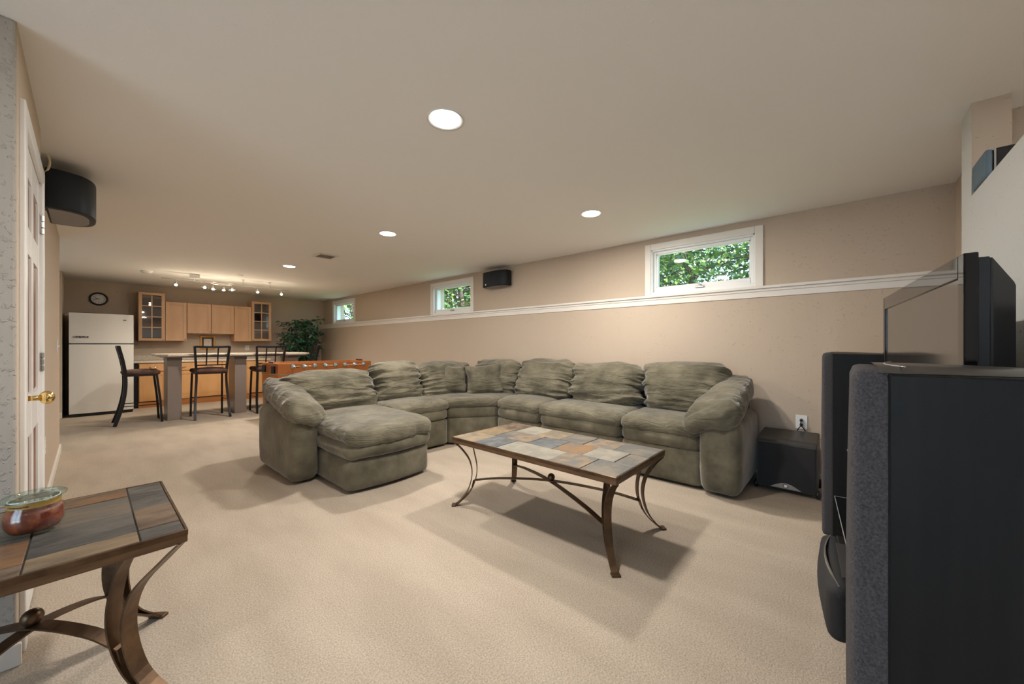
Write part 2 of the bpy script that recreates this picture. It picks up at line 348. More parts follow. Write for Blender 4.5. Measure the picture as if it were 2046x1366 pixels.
# windows
for i, (a_, b_) in enumerate(WINS):
    z0, z1 = WZ0 - 0.02, WZ1
    bm = bmesh.new()
    for (y0, y1, c0, c1) in ((a_, a_ + CAS, z0, z1), (b_ - CAS, b_, z0, z1)):
        box(XW - 0.018, XW + 0.004, y0, y1, c0, c1, 0.005, bm=bm)
    box(XW - 0.018, XW + 0.004, a_ + CAS, b_ - CAS, z1 - CAS, z1, 0.005, bm=bm)
    root = struct(obj('window_%d' % (i + 1), bm, WHITE))
    iy0, iy1, iz1 = a_ + CAS, b_ - CAS, z1 - CAS
    bm = bmesh.new()      # jamb liner
    box(XW - 0.008, XW + 0.16, iy0, iy0 + 0.016, z0, iz1, 0.003, bm=bm); box(XW - 0.008, XW + 0.16, iy1 - 0.016, iy1, z0, iz1, 0.003, bm=bm)
    box(XW - 0.008, XW + 0.16, iy0, iy1, iz1 - 0.016, iz1, 0.003, bm=bm); box(XW - 0.012, XW + 0.16, iy0, iy1, z0, 1.822, 0.003, bm=bm)
    obj('jamb', bm, WHITEV, root)
    sy0, sy1, sz0, sz1 = iy0 + 0.016, iy1 - 0.016, 1.822, iz1 - 0.016
    bm = bmesh.new(); t = 0.028
    box(XW + 0.035, XW + 0.075, sy0, sy0 + t, sz0, sz1, 0.004, bm=bm); box(XW + 0.035, XW + 0.075, sy1 - t, sy1, sz0, sz1, 0.004, bm=bm)
    box(XW + 0.035, XW + 0.075, sy0 + t, sy1 - t, sz1 - t, sz1, 0.004, bm=bm); box(XW + 0.030, XW + 0.075, sy0 + t, sy1 - t, sz0, sz0 + 0.055, 0.004, bm=bm)
    sash = obj('sash', bm, WHITEV, root)
    t2 = t + 0.012
    bm = bmesh.new()
    box(XW + 0.045, XW + 0.066, sy0 + t, sy0 + t2, sz0 + 0.055, sz1 - t, bm=bm); box(XW + 0.045, XW + 0.066, sy1 - t2, sy1 - t, sz0 + 0.055, sz1 - t, bm=bm)
    box(XW + 0.045, XW + 0.066, sy0 + t, sy1 - t, sz1 - t2, sz1 - t, bm=bm); box(XW + 0.045, XW + 0.066, sy0 + t, sy1 - t, sz0 + 0.055, sz0 + 0.063, bm=bm)
    obj('glazing_bead', bm, WHITEV, sash)
    obj('pane', box(XW + 0.054, XW + 0.058, sy0 + t, sy1 - t, sz0 + 0.05, sz1 - t), GLASS, sash)
    ym = (sy0 + sy1) / 2
    bm = box(XW + 0.010, XW + 0.034, ym - 0.045, ym + 0.045, sz0 + 0.012, sz0 + 0.03, 0.005)
    tube([(XW + 0.018, ym - 0.03, sz0 + 0.028), (XW + 0.008, ym - 0.01, sz0 + 0.045), (XW + 0.008, ym + 0.04, sz0 + 0.075)], 0.006, bm=bm)
    obj('crank_handle', bm, STEELG, root)
    pl = bpy.data.lights.new('window_portal', 'AREA'); pl.shape = 'RECTANGLE'; pl.size = sz1 - sz0; pl.size_y = sy1 - sy0; pl.cycles.is_portal = True
    po = bpy.data.objects.new('window_portal', pl); C.objects.link(po); po.location = (XW + 0.2, ym, (sz0 + sz1) / 2); po.rotation_euler = (0, PI / 2, 0)

# door in the left wall (hinged at its far side), white with brown recessed panels
bm = bmesh.new(); cw = 0.075
box(XL - 0.002, XL + 0.017, DY0 - cw, DY0, 0, DZ + cw, 0.005, bm=bm); box(XL - 0.002, XL + 0.017, DY1, DY1 + cw, 0, DZ + cw, 0.005, bm=bm)
box(XL - 0.002, XL + 0.017, DY0, DY1, DZ, DZ + cw, 0.005, bm=bm)
door = struct(obj('door_1', bm, WHITEV))
bm = bmesh.new()
box(XL - 0.11, XL - 0.001, DY0 - 0.0, DY0 + 0.018, 0, DZ, bm=bm); box(XL - 0.11, XL - 0.001, DY1 - 0.018, DY1, 0, DZ, bm=bm); box(XL - 0.11, XL - 0.001, DY0, DY1, DZ - 0.018, DZ, bm=bm)
obj('jamb', bm, WHITEV, door)
ly0, ly1 = DY0 + 0.021, DY1 - 0.021
bm = bmesh.new(); sty = 0.11; cols = [(ly0 + sty, (ly0 + ly1) / 2 - 0.05), ((ly0 + ly1) / 2 + 0.05, ly1 - sty)]
rows = [(0.22, 0.80), (0.98, 1.62), (1.74, 1.96)]
box(XL - 0.030, XL - 0.012, ly0, ly1, 0.012, DZ - 0.02, bm=bm)
for (y0, y1) in ((ly0, ly0 + sty), (cols[0][1], cols[1][0]), (ly1 - sty, ly1)): box(XL - 0.014, XL + 0.003, y0, y1, 0.012, DZ - 0.02, bm=bm)
for (z0, z1) in ((0.012, 0.22), (0.80, 0.98), (1.62, 1.74), (1.96, DZ - 0.02)): box(XL - 0.014, XL + 0.002, ly0 + 0.002, ly1 - 0.002, z0, z1, bm=bm)
leaf = obj('door_leaf', bm, WHITEV, door)
BROWNP = M('door_panel_brown', (0.20, 0.07, 0.03), 0.35)
for (y0, y1) in cols:
    for (z0, z1) in rows:
        bm = box(XL - 0.014, XL - 0.0035, y0 + 0.006, y1 - 0.006, z0 + 0.006, z1 - 0.006, 0.008, 1)
        obj('panel', bm, BROWNP, leaf)
bm = cyl((XL + 0.003, ly0 + 0.065, 0.985), (XL + 0.010, ly0 + 0.065, 0.985), 0.033, n=24); cyl((XL, ly0 + 0.065, 0.985), (XL + 0.05, ly0 + 0.065, 0.985), 0.011, bm=bm)
ball((XL + 0.062, ly0 + 0.065, 0.985), 0.029, bm, (0.8, 1, 1), 20)
obj('door_knob', bm, BRASS, leaf, True)
for z in (0.36, 1.12, 1.88):
    bm = bmesh.new()
    box(XL + 0.002, XL + 0.006, DY1 - 0.045, DY1 - 0.004, z - 0.05, z + 0.05, bm=bm)
    for k in range(3): cyl((XL + 0.012, DY1 - 0.003, z - 0.05 + k * 0.036), (XL + 0.012, DY1 - 0.003, z - 0.05 + k * 0.036 + 0.028), 0.007, bm=bm, n=10)
    obj('hinge', bm, STEELG, door)

# ---------------------------------------------------------------- ceiling fixtures
def downlight(x, y, label, watt=LAMP_W):
    t = thing('recessed_light', label, 'ceiling light', (x, y, CEIL), 'recessed ceiling lights')
    obj('trim_ring', lathe([(0.078, 0.0), (0.092, -0.002), (0.098, -0.006), (0.098, 0.0)], 32, (x, y, CEIL)), WHITEV, t, True)
    obj('lens', lathe([(0, -0.003), (0.079, -0.003), (0.079, 0.0)], 32, (x, y, CEIL)), LENS, t)
    ld = bpy.data.lights.new('downlight_lamp', 'AREA'); ld.shape = 'DISK'; ld.size = 0.15; ld.energy = watt; ld.color = LAMP_COL
    lo = bpy.data.objects.new('downlight_lamp', ld); C.objects.link(lo); lo.parent = t; lo.location = (0, 0, -0.012)
    return t
downlight(1.29, 1.626, 'largest recessed ceiling light, nearest above the coffee table and the open carpet')
downlight(3.115, 1.769, 'recessed ceiling light above the long sofa seat, nearest the widest high window')
downlight(2.189, 3.763, 'recessed ceiling light above the corner of the sectional sofa')
downlight(2.074, 6.46, 'small recessed ceiling light above the foosball table, beyond the ceiling vent')
downlight(1.6, -1.7, 'added unseen recessed ceiling light behind the television partition')  # added lamp out of view, fills the near walls
downlight(-1.2, 0.6, 'added unseen recessed ceiling light in the hall left of the end table', 14.0)  # second added fill lamp, outside the view

t = thing('ceiling_vent', 'grey slatted air vent in the ceiling between two recessed lights', 'vent', (2.16, 5.33, CEIL))
bm = bmesh.new()
for (x0, x1, y0, y1) in ((2.03, 2.06, 5.2, 5.46), (2.26, 2.29, 5.2, 5.46), (2.06, 2.26, 5.2, 5.23), (2.06, 2.26, 5.43, 5.46)): box(x0, x1, y0, y1, CEIL - 0.012, CEIL - 0.001, 0.002, bm=bm)
obj('frame', bm, WHITE, t)
for k in range(7):
    y = 5.245 + k * 0.028; obj('slat', box(-0.1, 0.1, -0.011, 0.011, -0.001, 0.001, mtx=TRS((2.16, y, CEIL - 0.008), 0.5)), M('vent_grey', (0.5, 0.47, 0.42), 0.5), t)
t = thing('smoke_detector', 'round white smoke detector on the ceiling above the refrigerator end', 'detector', (0.64, 8.61, CEIL))
obj('body', lathe([(0, -0.04), (0.05, -0.04), (0.065, -0.03), (0.07, -0.012), (0.08, -0.01), (0.08, 0)], 28, (0.64, 8.61, CEIL)), WHITEV, t, True)
obj('grille_ring', lathe([(0.052, -0.0402), (0.057, -0.0385)], 28, (0.64, 8.61, CEIL)), STEELG, t)
tag(obj('sprinkler_cap', lathe([(0, -0.012), (0.035, -0.011), (0.045, -0.004), (0.045, 0)], 24, (1.764, 7.9, CEIL)), WHITEV, None, True), 'small flat white round cap on the ceiling beside the track light', 'ceiling cap')

# monorail track light with seven heads and a ring
TY = 8.42; TZ = 2.325
t = thing('track_light', 'thin metal monorail track light with seven glass spot heads over the bar', 'track light', (1.75, TY, CEIL))
obj('rail', tube([(0.80 + 1.92 * k / 12, TY, TZ) for k in range(13)], 0.006), STEELG, t, True)
obj('rail_ring', tube([(1.60 + 0.17 * math.cos(2 * PI * k / 28), TY + 0.17 * math.sin(2 * PI * k / 28), TZ + 0.0) for k in range(28)], 0.006, closed=True), STEELG, t, True)
bm = box(1.15, 1.29, TY - 0.06, TY + 0.06, CEIL - 0.075, CEIL - 0.001, 0.012); cyl((1.22, TY, TZ), (1.22, TY, CEIL - 0.07), 0.008, bm=bm)
obj('power_feed', bm, WHITEV, t)
for x in (1.92, 2.36):
    bm = cyl((x, TY, TZ), (x, TY, CEIL), 0.004, n=8); cyl((x, TY, CEIL - 0.008), (x, TY, CEIL), 0.025, bm=bm)
    obj('standoff', bm, STEELG, t)
def head(x, y):
    bm = cyl((x, y, TZ), (x, y, TZ - 0.05), 0.004, n=8); cyl((x, y, TZ - 0.045), (x, y, TZ - 0.075), 0.016, bm=bm)
    hd = obj('spot_head', bm, STEELG, t)
    obj('glass_shade', lathe([(0.018, -0.066), (0.045, -0.078), (0.052, -0.095), (0.045, -0.112), (0.03, -0.116)], 20, (x, y, TZ)), JARGLASS, hd, True)
    obj('bulb', ball((x, y, TZ - 0.095), 0.022, sc=(1, 1, 0.8), n=12), M('bulb_lit', (1, 1, 1), 0.5, emit=((1, 0.85, 0.6), 25)), hd)
    ld = bpy.data.lights.new('glow_lamp', 'POINT'); ld.energy = 1.6; ld.color = (1.0, 0.84, 0.64); ld.shadow_soft_size = 0.02
    lo = bpy.data.objects.new('glow_lamp', ld); C.objects.link(lo); lo.parent = t; lo.location = (x - 1.75, y - TY, TZ - 0.145 - CEIL)
    ld = bpy.data.lights.new('spot_lamp', 'SPOT'); ld.energy = 22; ld.color = (1.0, 0.86, 0.68); ld.shadow_soft_size = 0.02; ld.spot_size = 2.7; ld.spot_blend = 0.7
    lo = bpy.data.objects.new('spot_lamp', ld); C.objects.link(lo); lo.parent = t; lo.location = (x - 1.75, y - TY, TZ - 0.142 - CEIL)
for x, y in ((0.98, TY), (1.36, TY), (1.50, TY + 0.13), (1.66, TY + 0.155), (1.755, TY), (2.155, TY), (2.56, TY)): head(x, y)

# ---------------------------------------------------------------- sectional sofa
sofa = thing('sectional_sofa', 'large olive green suede sectional sofa with chaise and two padded arms', 'sofa', (2.6, 3.0, 0))
def sp(name, bm): return obj(name, bm, SUEDEW if 'cushion' in name else SUEDE, sofa)
def edge_w(u): return 0.25 + 0.75 * max(abs(u[0]), abs(u[1])) ** 2
def seat_block(x0, x1, y0, y1, front, roll=True, pad=True, wseed=0):
    """front: '-x' or '-y' is the side that faces the room"""
    cx, cy = (x0 + x1) / 2, (y0 + y1) / 2; hx, hy = (x1 - x0) / 2 - 0.004, (y1 - y0) / 2 - 0.004
    nx, ny = max(10, int(hx * 36)), max(10, int(hy * 36))
    sp('base', puff((hx, hy, 0.155), 0.035, (10, 10, 6), mtx=TRS((cx, cy, 0.175))))
    dx, dy = (-0.02, 0) if front == '-x' else (0, -0.02)
    sp('front_roll', puff((hx - 0.004, hy - 0.004, 0.077), 0.06, (nx, ny, 8), crown=(0.015, 0.015, 0), wr=[(0.006, (4, 4, 22), lambda u: 1.0)], seed=wseed, mtx=TRS((cx + dx, cy + dy, 0.392))))
    fr = (14, 3, 3) if front == '-x' else (3, 14, 3)
    fr2 = (3, 15, 2) if front == '-x' else (15, 3, 2)
    def frontw(u): k = -u[0] if front == '-x' else -u[1]; return max(0, k) ** 2
    def dfm(p, u):
        k = (-u[0] if front == '-x' else -u[1]); p.z -= 0.02 * max(0, k - 0.55) / 0.45; return p
    if pad: sp('seat_cushion', puff((hx + 0.004, hy + 0.003, 0.06), 0.052, (nx + 6, ny + 6, 8), crown=(0, 0, 0.022), wr=[(0.012, fr2, frontw), (0.007, (5, 5, 5), edge_w)], seed=wseed + 5, deform=dfm, mtx=TRS((cx + 1.6 * dx, cy + 1.6 * dy, 0.505))))
# run along the window wall: three seats
seat_block(3.37, 4.06, 0.885, 1.60, '-x', wseed=1)
seat_block(3.37, 4.06, 1.60, 2.575, '-x', wseed=2)
seat_block(3.37, 4.06, 2.575, 3.24, '-x', wseed=3)
# seat next to the chaise
seat_block(2.18, 2.89, 3.58, 4.35, '-y', wseed=4)
# corner wedge
def wedge(z0, z1, inset, r, name, crown=0):
    poly = [(2.895 + inset, 4.35), (2.895 + inset, 3.58 + inset * 0.4), (3.36 + inset * 0.2, 3.245 + inset), (4.06, 3.245 + inset), (4.06, 4.35)]
    bm = prism(poly, z0, z1, bev=r, seg=4)
    for f in bm.faces: f.smooth = True
    sp(name, bm)
wedge(0.02, 0.33, 0.004, 0.03, 'base'); wedge(0.318, 0.468, -0.008, 0.055, 'front_roll'); wedge(0.45, 0.565, -0.02, 0.045, 'seat_cushion')
# chaise: bowed front
def chb(p, u):
    k = max(0, -u[1]) ** 3; p.y -= 0.055 * (1 - min(1, abs(u[0])) ** 2) * k; return p
sp('base', puff((0.398, 0.685, 0.132), 0.05, (30, 30, 6), deform=chb, mtx=TRS((1.772, 3.665, 0.152))))
sp('front_roll', puff((0.41, 0.70, 0.08), 0.072, (30, 34, 8), crown=(0.008, 0.01, 0), wr=[(0.006, (5, 5, 9), None)], seed=9, deform=chb, mtx=TRS((1.772, 3.65, 0.352))))
def chz(p, u):
    # bow the front, squeeze the rear sides
    k = max(0, -u[1]); p.y -= 0.06 * (1 - u[0] ** 2) * k; p.x *= 1 - 0.05 * max(0, -u[1] - 0.7); p.z -= 0.03 * max(0, -u[1] - 0.75) / 0.25
    return p
sp('chaise_cushion', puff((0.418, 0.66, 0.065), 0.06, (34, 44, 10), crown=(0, 0, 0.03), wr=[(0.016, (14, 6, 3), lambda u: max(0, -u[1]) ** 6 + max(0, abs(u[0]) - 0.6)), (0.010, (4, 5, 4), edge_w)], seed=11, deform=chz, mtx=TRS((1.775, 3.585, 0.475))))
# back frame behind the cushions
bm = prism([(1.20, 4.36), (4.07, 4.36), (4.07, 0.66), (4.19, 0.66), (4.19, 4.49), (1.20, 4.49)], 0.02, 0.80, bev=0.035, seg=3)
for f in bm.faces: f.smooth = True
sp('back_frame', bm)
# back cushions: local x = width, y = thickness, z = height
def sidew(u): return 0.30 + 1.1 * abs(u[0]) ** 3 + 0.6 * max(0, -u[2]) ** 2
def backc(w2, h2, th, loc, rz, tilt, seed, shear=0.0, topw=0.0, pillow=True):
    def df(p, u):
        p.x += shear * (u[2] + 1) * 0.5 * w2 * 0.3
        p.x *= 1 + topw * u[2]
        p.z += -0.022 * abs(u[0]) ** 3 * (1 if u[2] > 0 else -0.4)
        p.y *= 1.0 + 0.10 * (-u[2])
        return p
    bm = puff((w2, th, h2), th * 0.93, (max(26, int(w2 * 96)), 10, 56), crown=(0.0, 0.07, 0.02),
              wr=[(0.040, (1.8, 1.8, 11), sidew), (0.020, (3.5, 3.5, 22), sidew), (0.014, (3, 3, 4), None)], seed=seed, deform=df,
              mtx=TRS(loc, 0, 0, rz) @ TRS((0, 0, 0), -tilt))
    sp('back_cushion', bm)
# window run (faces -x): rz = -90 deg puts local -y toward -x
R90 = -PI / 2
backc(0.385, 0.275, 0.125, (3.93, 1.20, 0.765), R90, 0.27, 21, 0.0, 0.09)
backc(0.445, 0.262, 0.125, (3.93, 2.035, 0.75), R90, 0.27, 22)
backc(0.42, 0.268, 0.125, (3.93, 2.89, 0.755), R90, 0.27, 23)
backc(0.44, 0.255, 0.12, (3.93, 3.755, 0.74), R90, 0.24, 24)
backc(0.475, 0.25, 0.12, (3.33, 4.17, 0.73), 0, 0.22, 25)
backc(0.325, 0.265, 0.125, (2.515, 4.15, 0.745), 0, 0.24, 26)
backc(0.475, 0.238, 0.13, (1.735, 4.13, 0.70), 0, 0.27, 27, 0, 0.06)
# arms
def armbody(cx, cy, hx, hy, zt, n, mtxrot=0):
    sp('arm', puff((hx, hy, zt / 2 - 0.01), 0.075, (16, 16, 12), crown=(0.012, 0.012, 0.0), wr=[(0.004, (6, 6, 6), None)], seed=n, mtx=TRS((cx, cy, zt / 2 + 0.01))))
armbody(3.72, 0.745, 0.42, 0.148, 0.625, 31)
armbody(1.258, 3.985, 0.120, 0.475, 0.625, 32)
def rarm(p, u):
    # local x along the arm (+ = back), y across (+ = inner side), droops to the seat at the front
    f = min(1, max(0, (u[0] + 1) / 2))
    p.z += 0.185 * f ** 1.2 - 0.045 * (1 - f) * (u[1] + 0.4) - 0.10 * max(0, -u[0] - 0.55) * (0.6 + 0.5 * u[1])
    p.y *= 1.0 - 0.34 * f; p.y += -0.05 * f
    return p
WRA = [(0.022, (7, 5, 3), lambda u: 0.5 + 0.8 * max(0, -u[0])), (0.014, (16, 5, 5), lambda u: 0.4 + 0.6 * max(0, -u[0])), (0.010, (4, 4, 4), None)]
sp('arm_cushion', puff((0.44, 0.205, 0.105), 0.098, (44, 24, 10), crown=(0.02, 0.01, 0.025), wr=WRA, seed=41, deform=rarm, mtx=TRS((3.68, 0.80, 0.655))))
def larm(p, u):
    f = min(1, max(0, (u[0] + 1) / 2))
    p.z += 0.145 * f ** 1.2 - 0.05 * (1 - f) * (-u[1] + 0.4) - 0.11 * max(0, -u[0] - 0.5) * (0.6 - 0.5 * u[1])
    p.y *= 1.0 - 0.30 * f; p.y += -0.01 * f
    return p
sp('arm_cushion', puff((0.475, 0.178, 0.10), 0.094, (44, 22, 10), crown=(0.02, 0.01, 0.03), wr=WRA, seed=43, deform=larm, mtx=TRS((1.268, 3.93, 0.645), 0, 0, PI / 2)))
# throw pillows in the corner
def throw(name, label, loc, rz, tilt, roll, w2, h2, seed):
    t = thing(name, label, 'pillow', (loc[0], loc[1], loc[2] - h2), 'throw pillows in the sofa corner')
    def df(p, u):
        k = max(0, abs(u[0]) * abs(u[2]) - 0.3); p.x *= 1 + 0.07 * k; p.z *= 1 + 0.09 * k
        p.x *= 1 - 0.05 * (1 - u[2] ** 2); p.z *= 1 - 0.05 * (1 - u[0] ** 2); return p
    bm = puff((w2, 0.045, h2), 0.044, (30, 6, 30), crown=(0, 0.075, 0), wr=[(0.012, (4, 4, 12), sidew), (0.006, (12, 4, 12), sidew)], seed=seed, deform=df, mtx=TRS(loc, 0, 0, rz) @ TRS((0, 0, 0), -tilt, roll))
    obj('pillow_cover', bm, SUEDEW, t)
    q = TRS(loc, 0, 0, rz) @ TRS((0, 0, 0), -tilt, roll); c = [(-1, -1), (1, -1), (1, 1), (-1, 1)]; pts = []
    for k in range(4):
        for s in range(6):
            u = c[k][0] + (c[(k + 1) % 4][0] - c[k][0]) * s / 6; v = c[k][1] + (c[(k + 1) % 4][1] - c[k][1]) * s / 6
            p = df(Vector((u * w2 * 0.985, 0, v * h2 * 0.985)), (u, 0, v)); pts.append(q @ p)
    obj('piping', tube(pts, 0.005, 6, closed=True), SUEDE, t, True)
throw('throw_pillow', 'square olive throw pillow in the sofa corner, tucked behind the other pillow', (3.30, 4.02, 0.74), -0.42, 0.30, 0.04, 0.20, 0.195, 51)
throw('throw_pillow', 'square olive throw pillow leaning in front of the other in the sofa corner', (3.60, 3.70, 0.745), -0.72, 0.33, -0.08, 0.235, 0.20, 52)
# ---------------------------------------------------------------- slate-topped tables
SLATES = [M('slate_%d' % i, c, 0.40, var=(8 + i, c2, 0.42, 0.60), bump=(24, 0.7, 0.005)) for i, (c, c2) in enumerate([
    ((0.12, 0.125, 0.125), (0.21, 0.185, 0.15)), ((0.19, 0.165, 0.125), (0.32, 0.24, 0.15)), ((0.27, 0.155, 0.075), (0.17, 0.15, 0.125)),
    ((0.25, 0.24, 0.205), (0.33, 0.31, 0.26)), ((0.10, 0.115, 0.13), (0.17, 0.18, 0.18)), ((0.15, 0.15, 0.14), (0.30, 0.21, 0.13)),
    ((0.09, 0.065, 0.05), (0.22, 0.16, 0.11)), ((0.30, 0.21, 0.11), (0.20, 0.16, 0.11))])]
EDGEW = M('table_edge_brown', (0.075, 0.037, 0.016), 0.4, var=(18, (0.19, 0.10, 0.045), 0.35, 0.7), stretch=(0.3, 0.3, 2))
GROUT = M('grout_dark', (0.05, 0.04, 0.032), 0.8)
def slate_table(name, label, cx, cy, hx, hy, H, tiles, thick, leg_in, stretch_z, ball_z, bar_w):
    t = thing(name, label, 'table', (cx, cy, 0))
    e = 0.010; z0 = H - thick
    bm = box(-hx, hx, -hy, hy, z0, H - 0.006, 0.004)
    top = local('table_top', bm, EDGEW, t)
    local('grout_bed', box(-hx + 0.004, hx - 0.004, -hy + 0.004, hy - 0.004, H - 0.010, H - 0.0035), GROUT, top)
    bm = bmesh.new()
    for (x0, x1, y0, y1) in ((-hx - 0.001, -hx + 0.006, -hy, hy), (hx - 0.006, hx + 0.001, -hy, hy), (-hx, hx, -hy - 0.001, -hy + 0.006), (-hx, hx, hy - 0.006, hy + 0.001)): box(x0, x1, y0, y1, H - 0.02, H + 0.001, 0.002, 1, bm=bm)
    local('rim', bm, BRONZE, top)
    for i, (x0, x1, y0, y1, m) in enumerate(tiles):
        dz = 0.0012 * math.sin(i * 2.3)
        local('slate_tile', box(x0 - cx + 0.0022, x1 - cx - 0.0022, y0 - cy + 0.0022, y1 - cy - 0.0022, H - 0.009, H + 0.0005 + dz, 0.0015, 1), SLATES[m], top)
    bm = bmesh.new(); a = 0.02
    for s in (-1, 1):
        box(s * (hx - 0.05), s * (hx - 0.02), -hy + 0.03, hy - 0.03, z0 - 0.008, z0, bm=bm); box(-hx + 0.03, hx - 0.03, s * (hy - 0.05), s * (hy - 0.02), z0 - 0.008, z0, bm=bm)
    local('under_frame', bm, BRONZE, t)
    att = []
    for sx in (-1, 1):
        for sy in (-1, 1):
            dg = Vector((-sx, -sy, 0)).normalized(); tg = Vector((sx, -sy, 0)).normalized()
            cor = Vector((sx * (hx - 0.012), sy * (hy - 0.012), 0)); k = z0
            def path(prof): return [cor + dg * d + Vector((0, 0, z * k)) for d, z in prof]
            outer = spline(path([(0.0, 1.0), (0.055, 0.90), (0.115 * leg_in, 0.72), (0.135 * leg_in, 0.50), (0.105 * leg_in, 0.25), (0.045, 0.08), (0.005, 0.012)]), 30)
            inner = spline(path([(0.135, 1.0), (0.150 * leg_in, 0.85), (0.172 * leg_in, 0.62), (0.162 * leg_in, 0.42), (0.118 * leg_in, 0.22), (0.05, 0.075), (0.012, 0.012)]), 30)
            w_out = [bar_w * (0.85 + 0.25 * math.sin(i / 30 * PI)) for i in range(31)]
            bm = ribbon(outer, tg, w_out, 0.006); ribbon(inner, tg, w_out, 0.006, bm=bm)
            lg = local('leg', bm, BRONZE, t)
            foot = cor + dg * -0.004
            bm = box(-0.014, 0.02, -bar_w * 0.62, bar_w * 0.62, 0.0, 0.012, 0.004, mtx=Matrix.Translation(foot) @ Matrix.Rotation(math.atan2(dg.y, dg.x), 4, 'Z'))
            local('foot', bm, BRONZE, lg)
            att.append(cor + dg * 0.150 * leg_in + Vector((0, 0, stretch_z)))
    for a_, b_ in ((0, 3), (1, 2)):
        p0, p1 = att[a_], att[b_]; dz = -0.006 if a_ == 0 else 0.0
        mid = Vector((0, 0, ball_z - 0.03 + dz)); q0 = (p0 * 0.62 + mid * 0.38); q0.z = stretch_z + (mid.z - stretch_z) * 0.62; q1 = (p1 * 0.62 + mid * 0.38); q1.z = q0.z
        d = (p1 - p0); wv = Vector((-d.y, d.x, 0))
        bm = ribbon(spline([p0, q0, mid, q1, p1], 28), wv, bar_w * 0.85, 0.006)
        for p in (p0, p1):
            u = Vector((p.x, p.y, 0)).normalized(); ribbon([p + Vector((0, 0, 0.0)), p + u * 0.012 + Vector((0, 0, -0.05))], wv, bar_w * 0.8, 0.006, bm=bm)
        local('stretcher', bm, BRONZE, t)
    local('ball_finial', ball((0, 0, ball_z - 0.004), 0.026, n=20), BRONZE, t, True)
    return t
for i, (c, c2) in enumerate([((0.055, 0.055, 0.055), (0.10, 0.095, 0.085)), ((0.075, 0.05, 0.035), (0.16, 0.115, 0.08)), ((0.19, 0.10, 0.045), (0.09, 0.065, 0.05)), ((0.22, 0.16, 0.10), (0.13, 0.10, 0.07)), ((0.11, 0.10, 0.09), (0.17, 0.13, 0.09))]):
    SLATES.append(M('rough_slate_%d' % i, c, 0.4, var=(9, c2, 0.42, 0.60), bump=(26, 0.9, 0.006), stretch=(0.5, 1.4, 1)))
def rows(x0, x1, cuts, mats): return [(x0, x1, a, b, m) for a, b, m in zip(cuts, cuts[1:], mats)]
ct = rows(1.830, 2.062, [0.893, 1.112, 1.336, 1.770, 1.985, 2.213], [0, 5, 3, 4, 1]) + \
     rows(2.062, 2.290, [0.893, 1.018, 1.242, 1.466, 1.682, 1.885, 2.010, 2.213], [0, 3, 2, 4, 5, 0, 7]) + \
     rows(2.290, 2.521, [0.893, 1.14, 1.365, 1.56, 1.775, 1.99, 2.213], [0, 5, 0, 1, 3, 6])
slate_table('coffee_table', 'low rectangular coffee table with slate tile top and curved bronze legs before the sofa', 2.1755, 1.553, 0.352, 0.667, 0.52, ct, 0.042, 1.0, 0.19, 0.283, 0.040)
et = rows(0.108, 0.214, [1.640, 1.740, 1.965, 2.297], [8, 9, 8]) + rows(-0.120, 0.108, [1.640, 1.740, 1.955, 2.170, 2.297], [11, 8, 12, 10]) + \
     rows(-0.348, -0.120, [1.640, 1.720, 1.93, 2.15, 2.297], [9, 10, 8, 12]) + rows(-0.454, -0.348, [1.640, 1.86, 2.08, 2.297], [8, 10, 9])
slate_table('end_table', 'square end table with slate tile top and curved bronze legs, holding the candle jar', -0.12, 1.9685, 0.340, 0.335, 0.60, et, 0.042, 1.25, 0.22, 0.335, 0.050)

# candle in a glass jar
jx, jy, jz = -0.116, 1.985, 0.602
t = thing('candle_jar', 'squat red jar candle with gold band and glass lid on the end table', 'candle', (jx, jy, jz))
prof = [(0, 0.0), (0.045, 0.0), (0.056, 0.006), (0.067, 0.03), (0.0695, 0.052), (0.066, 0.075), (0.058, 0.09), (0.0565, 0.108)]
obj('glass_jar', lathe(prof + [(0.0535, 0.108), (0.055, 0.09), (0.062, 0.075), (0.0655, 0.052), (0.063, 0.03), (0.053, 0.010), (0, 0.007)], 40, (jx, jy, jz)), JARGLASS, t, True)
WAX = M('red_wax', (0.20, 0.016, 0.006), 0.5, var=(34, (0.50, 0.09, 0.012), 0.48, 0.68), spec=0.6, coat=0.4)
obj('wax', lathe([(0, 0.009), (0.052, 0.012), (0.062, 0.03), (0.0645, 0.052), (0.061, 0.073), (0.0575, 0.080), (0, 0.078)], 40, (jx, jy, jz)), WAX, t, True)
obj('wick', tube([(jx, jy, jz + 0.078), (jx + 0.002, jy, jz + 0.092)], 0.0012, 6), BLACKP, t)
GOLD = M('gold_paper', (0.42, 0.25, 0.06), 0.45)
band = obj('label_band', lathe([(0.0578, 0.091), (0.0572, 0.1065)], 48, (jx, jy, jz)), GOLD, t, True)
bm = bmesh.new(); rnd = random.Random(3); a = -2.62
while a < -1.75:
    wdt = rnd.uniform(0.02, 0.045); hgt = rnd.choice((0.0032, 0.0032, 0.005))
    vs = [bm.verts.new((jx + 0.0579 * math.cos(x), jy + 0.0579 * math.sin(x), jz + z)) for x, z in ((a, 0.0965), (a + wdt, 0.0965), (a + wdt, 0.0965 + hgt), (a, 0.0965 + hgt))]
    bm.faces.new(vs); a += wdt + (0.012 if rnd.random() > 0.15 else 0.05)
obj('label_print', bm, M('print_dark', (0.05, 0.03, 0.015), 0.6), band)
lid = obj('lid', lathe([(0, 0.112), (0.055, 0.110), (0.068, 0.112), (0.0715, 0.117), (0.068, 0.122), (0.05, 0.121), (0.03, 0.116), (0.012, 0.115), (0, 0.1155)], 40, (jx, jy, jz)), glassm('lid_glass', (0.82, 0.93, 0.90), 0.22), t, True)
